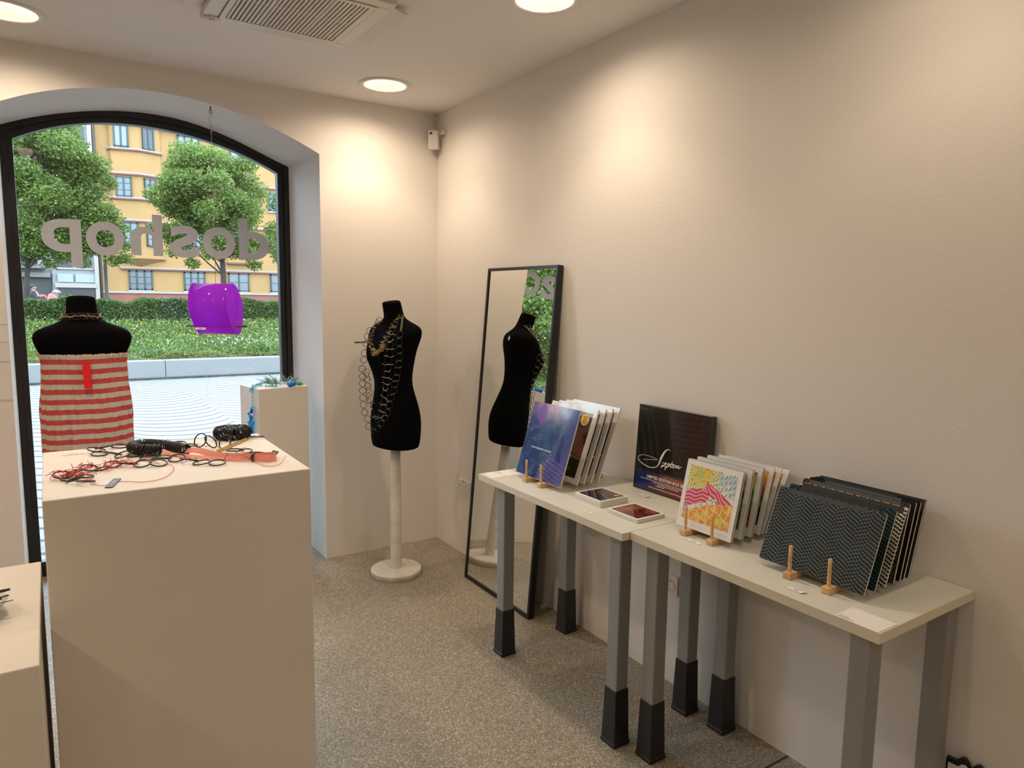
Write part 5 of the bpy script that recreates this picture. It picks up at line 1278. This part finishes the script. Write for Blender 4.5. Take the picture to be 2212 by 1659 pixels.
def cornice(z, x0, x1, nm='cornice', with_bay=True):
    path = [(x0, YB)]+([(x, y) for x, y in bay if x > x0] if with_bay else [])+[(x1, YB)]
    path = [p_ for i, p_ in enumerate(path) if i == 0 or p_ != path[i-1]]
    for dz, d, m_ in ((0, .16, M_corn), (.09, .10, M_cornw)):
        b_ = MB(); n_ = len(path); Q = [(x, y-d, z-.05+dz) for x, y in path]+[(x, y+.05, z-.05+dz) for x, y in path]
        V = Q+[(x, y, zz+.085) for x, y, zz in Q]
        fs = [(i, i+1, 2*n_+i+1, 2*n_+i) for i in range(n_-1)]+[(2*n_+i, 2*n_+i+1, 3*n_+i+1, 3*n_+i) for i in range(n_-1)]+[(i, n_+i, n_+i+1, i+1) for i in range(n_-1)]+[(0, 2*n_, 3*n_, n_), (n_-1, 2*n_-1, 4*n_-1, 3*n_-1)]
        b_.add(V, fs); b_.build(nm, m_, bd)
cornice(8.76, 1.0, 18); cornice(5.98, 1.4, 18); cornice(3.10, 1.9, 18, with_bay=False)
for z in (10.2, 7.3): cornice(z, 1.50, 4.50, 'sill_band')
b = MB(); b.loft([[(x, y-.25, z) for x, y in [(1.3, YB)]+bay[1:4]+[(18, YB), (18, YB+.2), (1.3, YB+.2)]] for z in (11.72, 12.3)], 0, False); b.build('eaves', M_pinkb, bd)
b = MB(); b.box((1.95, YB-.14, 3.66), (4.45, YB, 3.76)); b.box((8.1, YB-.3, 3.62), (9.65, YB, 3.74)); b.build('bay_ledge', M_corn, bd)
def window(x0, x1, z0, z1, y, pane_m, nm=2, rows=1, tilt=0., sill=True):
    """frame with mullions; panes as its sub-part"""
    w_, h_ = x1-x0, z1-z0; mt = Matrix.Translation((x0, y, z0)) @ Matrix.Rotation(tilt, 4, 'Z'); b_ = MB(); f = .09
    frame_ = [((0, 0), (f, h_)), ((w_-f, 0), (w_, h_)), ((0, 0), (w_, f)), ((0, h_-f), (w_, h_))]
    for i in range(1, nm): frame_.append(((w_*i/nm-f*.55, 0), (w_*i/nm+f*.55, h_)))
    for (a, c_) in frame_: b_.box((a[0], -.09, a[1]), (c_[0], .04, c_[1]), 0, mt)
    for i in range(1, rows): b_.box((0, -.07, h_*i/rows-.02), (w_, .0, h_*i/rows+.02), 0, mt)
    o_ = b_.build('window', M_teal, bd); b_ = MB().box((f, -.05, f), (w_-f, -.03, h_-f), 0, mt); b_.build('window_panes', pane_m, o_)
    if sill: b_ = MB().box((-.05, -.09, -.10), (w_+.05, .05, -.0), 0, mt); b_.build('window_sill', M_cornw, o_)
tl1, tl2 = math.atan2(-.32, 1.47), math.atan2(.50, 1.23)
window(1.86, 2.66, 10.35, 11.65, YB-.36, M_sky_pane, 2, 1, tl1, False); window(3.38, 4.10, 10.35, 11.65, YB-.56, M_blind, 2, 1, tl2, False)
window(1.86, 2.72, 7.42, 8.62, YB-.36, M_pane, 2, 3, tl1, False); window(3.38, 4.12, 7.42, 8.62, YB-.56, M_pane, 2, 3, tl2, False)
window(2.1, 2.95, 4.45, 5.9, YB-.44, M_pane, 2, 3, tl1, False); window(3.38, 4.12, 4.5, 5.85, YB-.56, M_cur, 2, 3, tl2, False)
for z0, z1, pm in ((10.28, 11.55, M_sky_pane), (7.28, 8.5, M_pane), (4.6, 5.85, M_cur)):
    for x0, x1, k2 in ((5.42, 6.68, 3), (8.55, 9.6, 2), (10.95, 12.2, 2), (14.2, 15.4, 2)): window(x0, x1, z0, z1, YB-.03, pm, k2, 1 if pm is M_sky_pane else 3)
for x0, x1, k2 in ((2.33, 3.66, 3), (5.47, 6.75, 3), (8.19, 9.53, 2), (10.93, 12.2, 2), (14.2, 15.4, 2)): window(x0, x1, 1.80, 3.02, YB-.03, M_cur, k2, 3 if k2 == 3 else 2)
b = MB(); b.tube([(.82, YB-.25, .2), (.82, YB-.25, 11.6)], .07, 8); b.build('downpipe', M_dark, bd)
# ---- grey building
M_gb = mat('blue_grey_render', (0.143, 0.153, 0.154), .85, vary=(.8, .06)); M_gb2 = mat('stone_grey_render', (0.103, 0.096, 0.085), .85, vary=(.8, .1)); M_shade = mat('dark_shopfront', (.018, .017, .018), .35)
gb = thing('grey_building', (-6, 45.5, .15), 'pale blue-grey town building with dark shop windows beside the orange one', 'building')
b = MB(); b.box((-1.65, 45.7, 0), (.72, 53, 13.4)); b.box((-24, 46.2, 0), (-1.65, 53, 13.0)); b.build('facade', M_gb, gb)
for z0, z1 in ((3.05, 5.3), (6.1, 8.3), (9.2, 11.2)):
    for x0, x1 in ((-1.4, .35), (-4.2, -2.4), (-7.2, -5.4), (-10.2, -8.4)):
        y_ = 45.66 if x0 > -2 else 46.16
        o = MB().box((x0, y_, z0), (x1, y_+.1, z1)).build('window', M_shade, gb); b = MB(); b.box(((x0+x1)/2-.06, y_-.05, z0), ((x0+x1)/2+.06, y_, z1)); b.box((x0-.08, y_-.06, z0-.1), (x1+.08, y_, z0)); b.build('window_mullion', M_cornw, o)
b = MB()
for x0, x1 in ((-1.40, -.62), (-.50, .50)): frame_box(b, x0, x1, 0, 0, 0, 0, 0) if False else b.box((x0, 45.60, 2.20), (x1, 45.7, 2.68))
b.build('fascia_panel', mat('pale_blue_panel', (0.178, 0.191, 0.197), .7), gb)
b = MB(); b.box((-1.55, 45.45, 1.88), (.58, 45.7, 2.14)); b.build('shop_canopy', M_cornw, gb)
b = MB(); b.box((-1.40, 45.64, .15), (.50, 45.72, 1.84)); b.build('shopfront', M_shade, gb)
b = MB(); b.box((.50, 45.5, .1), (.72, 45.75, 13.3)); b.build('stone_pilaster', M_cornw, gb)
b = MB(); b.box((-6.5, 45.4, 2.45), (-1.75, 46.3, 2.72)); b.box((-6.5, 45.0, 2.95), (-2.0, 46.3, 3.05)); b.build('entrance_canopy', M_gb2, gb)
b = MB(); b.box((-6.5, 46.1, .15), (-1.75, 46.22, 2.5)); b.build('dark_entrance', M_shade, gb)

# ---- street lamp, parked scooter, car roof, passer-by
t = thing('street_lamp', (-.66, 18.1, .3), 'dark ornate cast iron lamp post behind the hedge', 'lamp post')
M_iron = mat('cast_iron', (.014, .012, .012), .6)
b = MB(); b.lathe([(.14, 0), (.14, .35), (.10, .45), (.075, .95), (.10, 1.0), (.085, 1.05), (.045, 1.25), (.04, 1.9), (.055, 1.93), (.04, 1.98), (.035, 2.3), (.06, 2.34), (.07, 2.5), (.045, 2.6), (.03, 2.7)], (-.66, 18.1, .3), 16, caps=(True, True)); b.build('post', M_iron, t)
b = MB(); b.lathe([(.05, 2.68), (.13, 3.05), (.15, 3.07), (.05, 3.2), (.01, 3.28)], (-.66, 18.1, .3), 8); b.build('lantern', M_cornw, t)
t = thing('delivery_scooter', (-1.78, 36, .15), 'red parked scooter with pale windscreen half hidden by the hedge', 'scooter')
M_blindp = mat('pale_plastic', (.16, .16, .17), .4); M_rp = mat('red_paint', (0.172, 0.006, 0.006), .25, coat=.5)
b = MB(); b.loft([[(-1.78+sx_*.20*k2, 36+sy_*.25*k2, z) for sx_, sy_ in ((-1, -1), (1, -1), (1.15, 0), (1, 1), (-1, 1), (-1.15, 0))] for z, k2 in ((.45, .6), (.85, 1.1), (1.2, 1.25), (1.45, 1.0), (1.56, .4))]); b.build('front_fairing', M_rp, t, subsurf=1)
b = MB(); b.loft([[(-1.6+dx, 35.95+dy, z) for dx, dy in ((-.22+k2, -.02), (.20-k2, -.02), (.20-k2, .02), (-.22+k2, .02))] for z, k2 in ((1.54, .0), (1.64, .05), (1.70, .16))]); b.build('windscreen', M_blindp, t)
for yy in (35.4, 36.7):
    b = MB(); b.ring((-1.78, yy, .42), (1, 0, 0), .20, .07, 18, 8); b.build('wheel', M_boot, t)
b = MB(); b.box((-1.92, 35.9, .5), (-1.64, 36.7, .8)); b.build('seat', M_boot, t, bevel=.05)
t = thing('parked_car', (-2.6, 38, .15), 'red car roof showing just above the hedge', 'car')
b = MB(); P_ = [(-3.4, .35), (-3.45, .9), (-3.0, 1.08), (-2.65, 1.46), (-2.05, 1.48), (-1.85, 1.08), (-1.5, .95), (-1.5, .35)]
b.prism(P_, (0, 37.3, .0), (1, 0, 0), (0, 0, 1), (0, 1, 0), 1.5); b.build('car_body', M_rp, t, bevel=.08)
b = MB(); b.prism([(-2.9, 1.1), (-2.62, 1.34), (-2.1, 1.36), (-1.95, 1.1)], (0, 37.27, .0), (1, 0, 0), (0, 0, 1), (0, 1, 0), .05); b.build('side_window', M_shade, t)
for xx in (-3.05, -1.85):
    b = MB(); b.ring((xx, 37.32, .42), (0, 1, 0), .19, .09, 18, 8); b.build('wheel', M_boot, t)
# passer-by: one continuous skinned figure, clothes as slightly larger skins
def skin(name, joints, edges, material, parent, sub=2, root=0):
    me = bpy.data.meshes.new(name); base = Vector(parent.location) if parent else Vector((0, 0, 0))
    me.from_pydata([tuple(Vector(j[:3])-base) for j in joints], edges, []); o_ = bpy.data.objects.new(name, me); COL.objects.link(o_); o_.parent = parent
    sk = o_.modifiers.new('skin', 'SKIN'); sk.use_smooth_shade = True; me.skin_vertices[0].data[root].use_root = True
    for i, j in enumerate(joints): me.skin_vertices[0].data[i].radius = (j[3], j[4] if len(j) > 4 else j[3])
    s2 = o_.modifiers.new('sub', 'SUBSURF'); s2.levels = sub; s2.render_levels = sub; me.materials.append(material); return o_
px_, py_, pz_ = -2.50, 34.5, .15
t = thing('person', (px_, py_, pz_), 'person in a dark jacket over a white shirt walking and reading a paper', 'person')
def J(x, y, z, r, r2=None): return (px_+x, py_+y, pz_+z, r, r2 or r)
M_skin = mat('skin', (.14, .08, .055), .6); M_jk = mat('dark_jacket', (.014, .007, .008), .8); M_sh = mat('white_shirt', (.16, .17, .19), .8); M_jn = mat('blue_jeans', (.014, .022, .055), .8); M_hair = mat('dark_hair', (.008, .005, .004), .7)
body = [J(0, 0, .95, .13, .10), J(0, 0, 1.15, .12, .09), J(0, 0, 1.38, .15, .10), J(.01, 0, 1.49, .065), J(.03, 0, 1.585, .10, .095), J(.03, 0, 1.69, .125, .12),
        J(.0, -.19, 1.43, .055), J(.05, -.22, 1.18, .042), J(.27, -.14, 1.20, .03), J(0, .19, 1.43, .055), J(.06, .22, 1.18, .042), J(.27, .12, 1.20, .03),
        J(0, -.09, .90, .09), J(.16, -.09, .50, .062), J(.12, -.09, .09, .042), J(0, .09, .90, .09), J(-.10, .09, .50, .062), J(-.26, .09, .12, .042), J(.25, -.09, .05, .035), J(-.14, .09, .06, .035)]
for hy in (-.14, .12):
    for k2 in range(5): body.append(J(.345-.035*(k2 == 4)-.006*abs(k2-1.5), hy+(.032-.017*k2)+(-.02 if k2 == 4 else 0), 1.215+.012*k2, .011))
be = [(0, 1), (1, 2), (2, 3), (3, 4), (4, 5), (2, 6), (6, 7), (7, 8), (2, 9), (9, 10), (10, 11), (0, 12), (12, 13), (13, 14), (0, 15), (15, 16), (16, 17), (14, 18), (17, 19)]+[(8 if k2 < 5 else 11, 20+k2) for k2 in range(10)]
skin('body', body, be, M_skin, t)
skin('jacket', [J(-.02, 0, .86, .21, .17), J(-.02, 0, 1.15, .20, .16), J(-.01, 0, 1.40, .21, .16), J(-.01, -.20, 1.43, .09), J(.05, -.235, 1.17, .075), J(.24, -.15, 1.19, .055), J(-.01, .20, 1.43, .09), J(.05, .235, 1.17, .075), J(.24, .13, 1.19, .055)], [(0, 1), (1, 2), (2, 3), (3, 4), (4, 5), (2, 6), (6, 7), (7, 8)], M_jk, t)
skin('shirt', [J(.12, 0, .95, .09, .09), J(.12, 0, 1.15, .09, .09), J(.11, 0, 1.36, .10, .08), J(.04, 0, 1.46, .08)], [(0, 1), (1, 2), (2, 3)], M_sh, t)
skin('jeans', [J(0, 0, .92, .14, .11), J(0, -.09, .85, .10), J(.16, -.09, .50, .075), J(.12, -.09, .12, .06), J(0, .09, .85, .10), J(-.10, .09, .50, .075), J(-.25, .09, .14, .06)], [(0, 1), (1, 2), (2, 3), (0, 4), (4, 5), (5, 6)], M_jn, t)
MB().sphere((px_-.015, py_, pz_+1.69), .100, 12, 0, (1.02, .95, 1.0)).build('hair', M_hair, t)
for sgn in (-1, 1): MB().sphere((px_+.108, py_+.035*sgn, pz_+1.665), .010, 6).build('eye', M_hair, t)
MB().sphere((px_+.125, py_, pz_+1.64), .016, 6, 0, (1, .7, 1.4)).build('nose', M_skin, t)
MB().sphere((px_+.113, py_, pz_+1.605), .014, 6, 0, (.6, 1.6, .4)).build('mouth', M_rp, t)
b = MB(); c_ = Vector((px_+.33, py_, pz_+1.23)); b.prism([(-.13, -.16), (.13, -.16), (.13, .16), (-.13, .16)], c_, Vector((.8, 0, .6)), (0, 1, 0), Vector((-.6, 0, .8)), .004)
o = b.build('paper_sheet', M_blindp); tag(o, 'sheet of paper held open by the passer-by', 'paper')
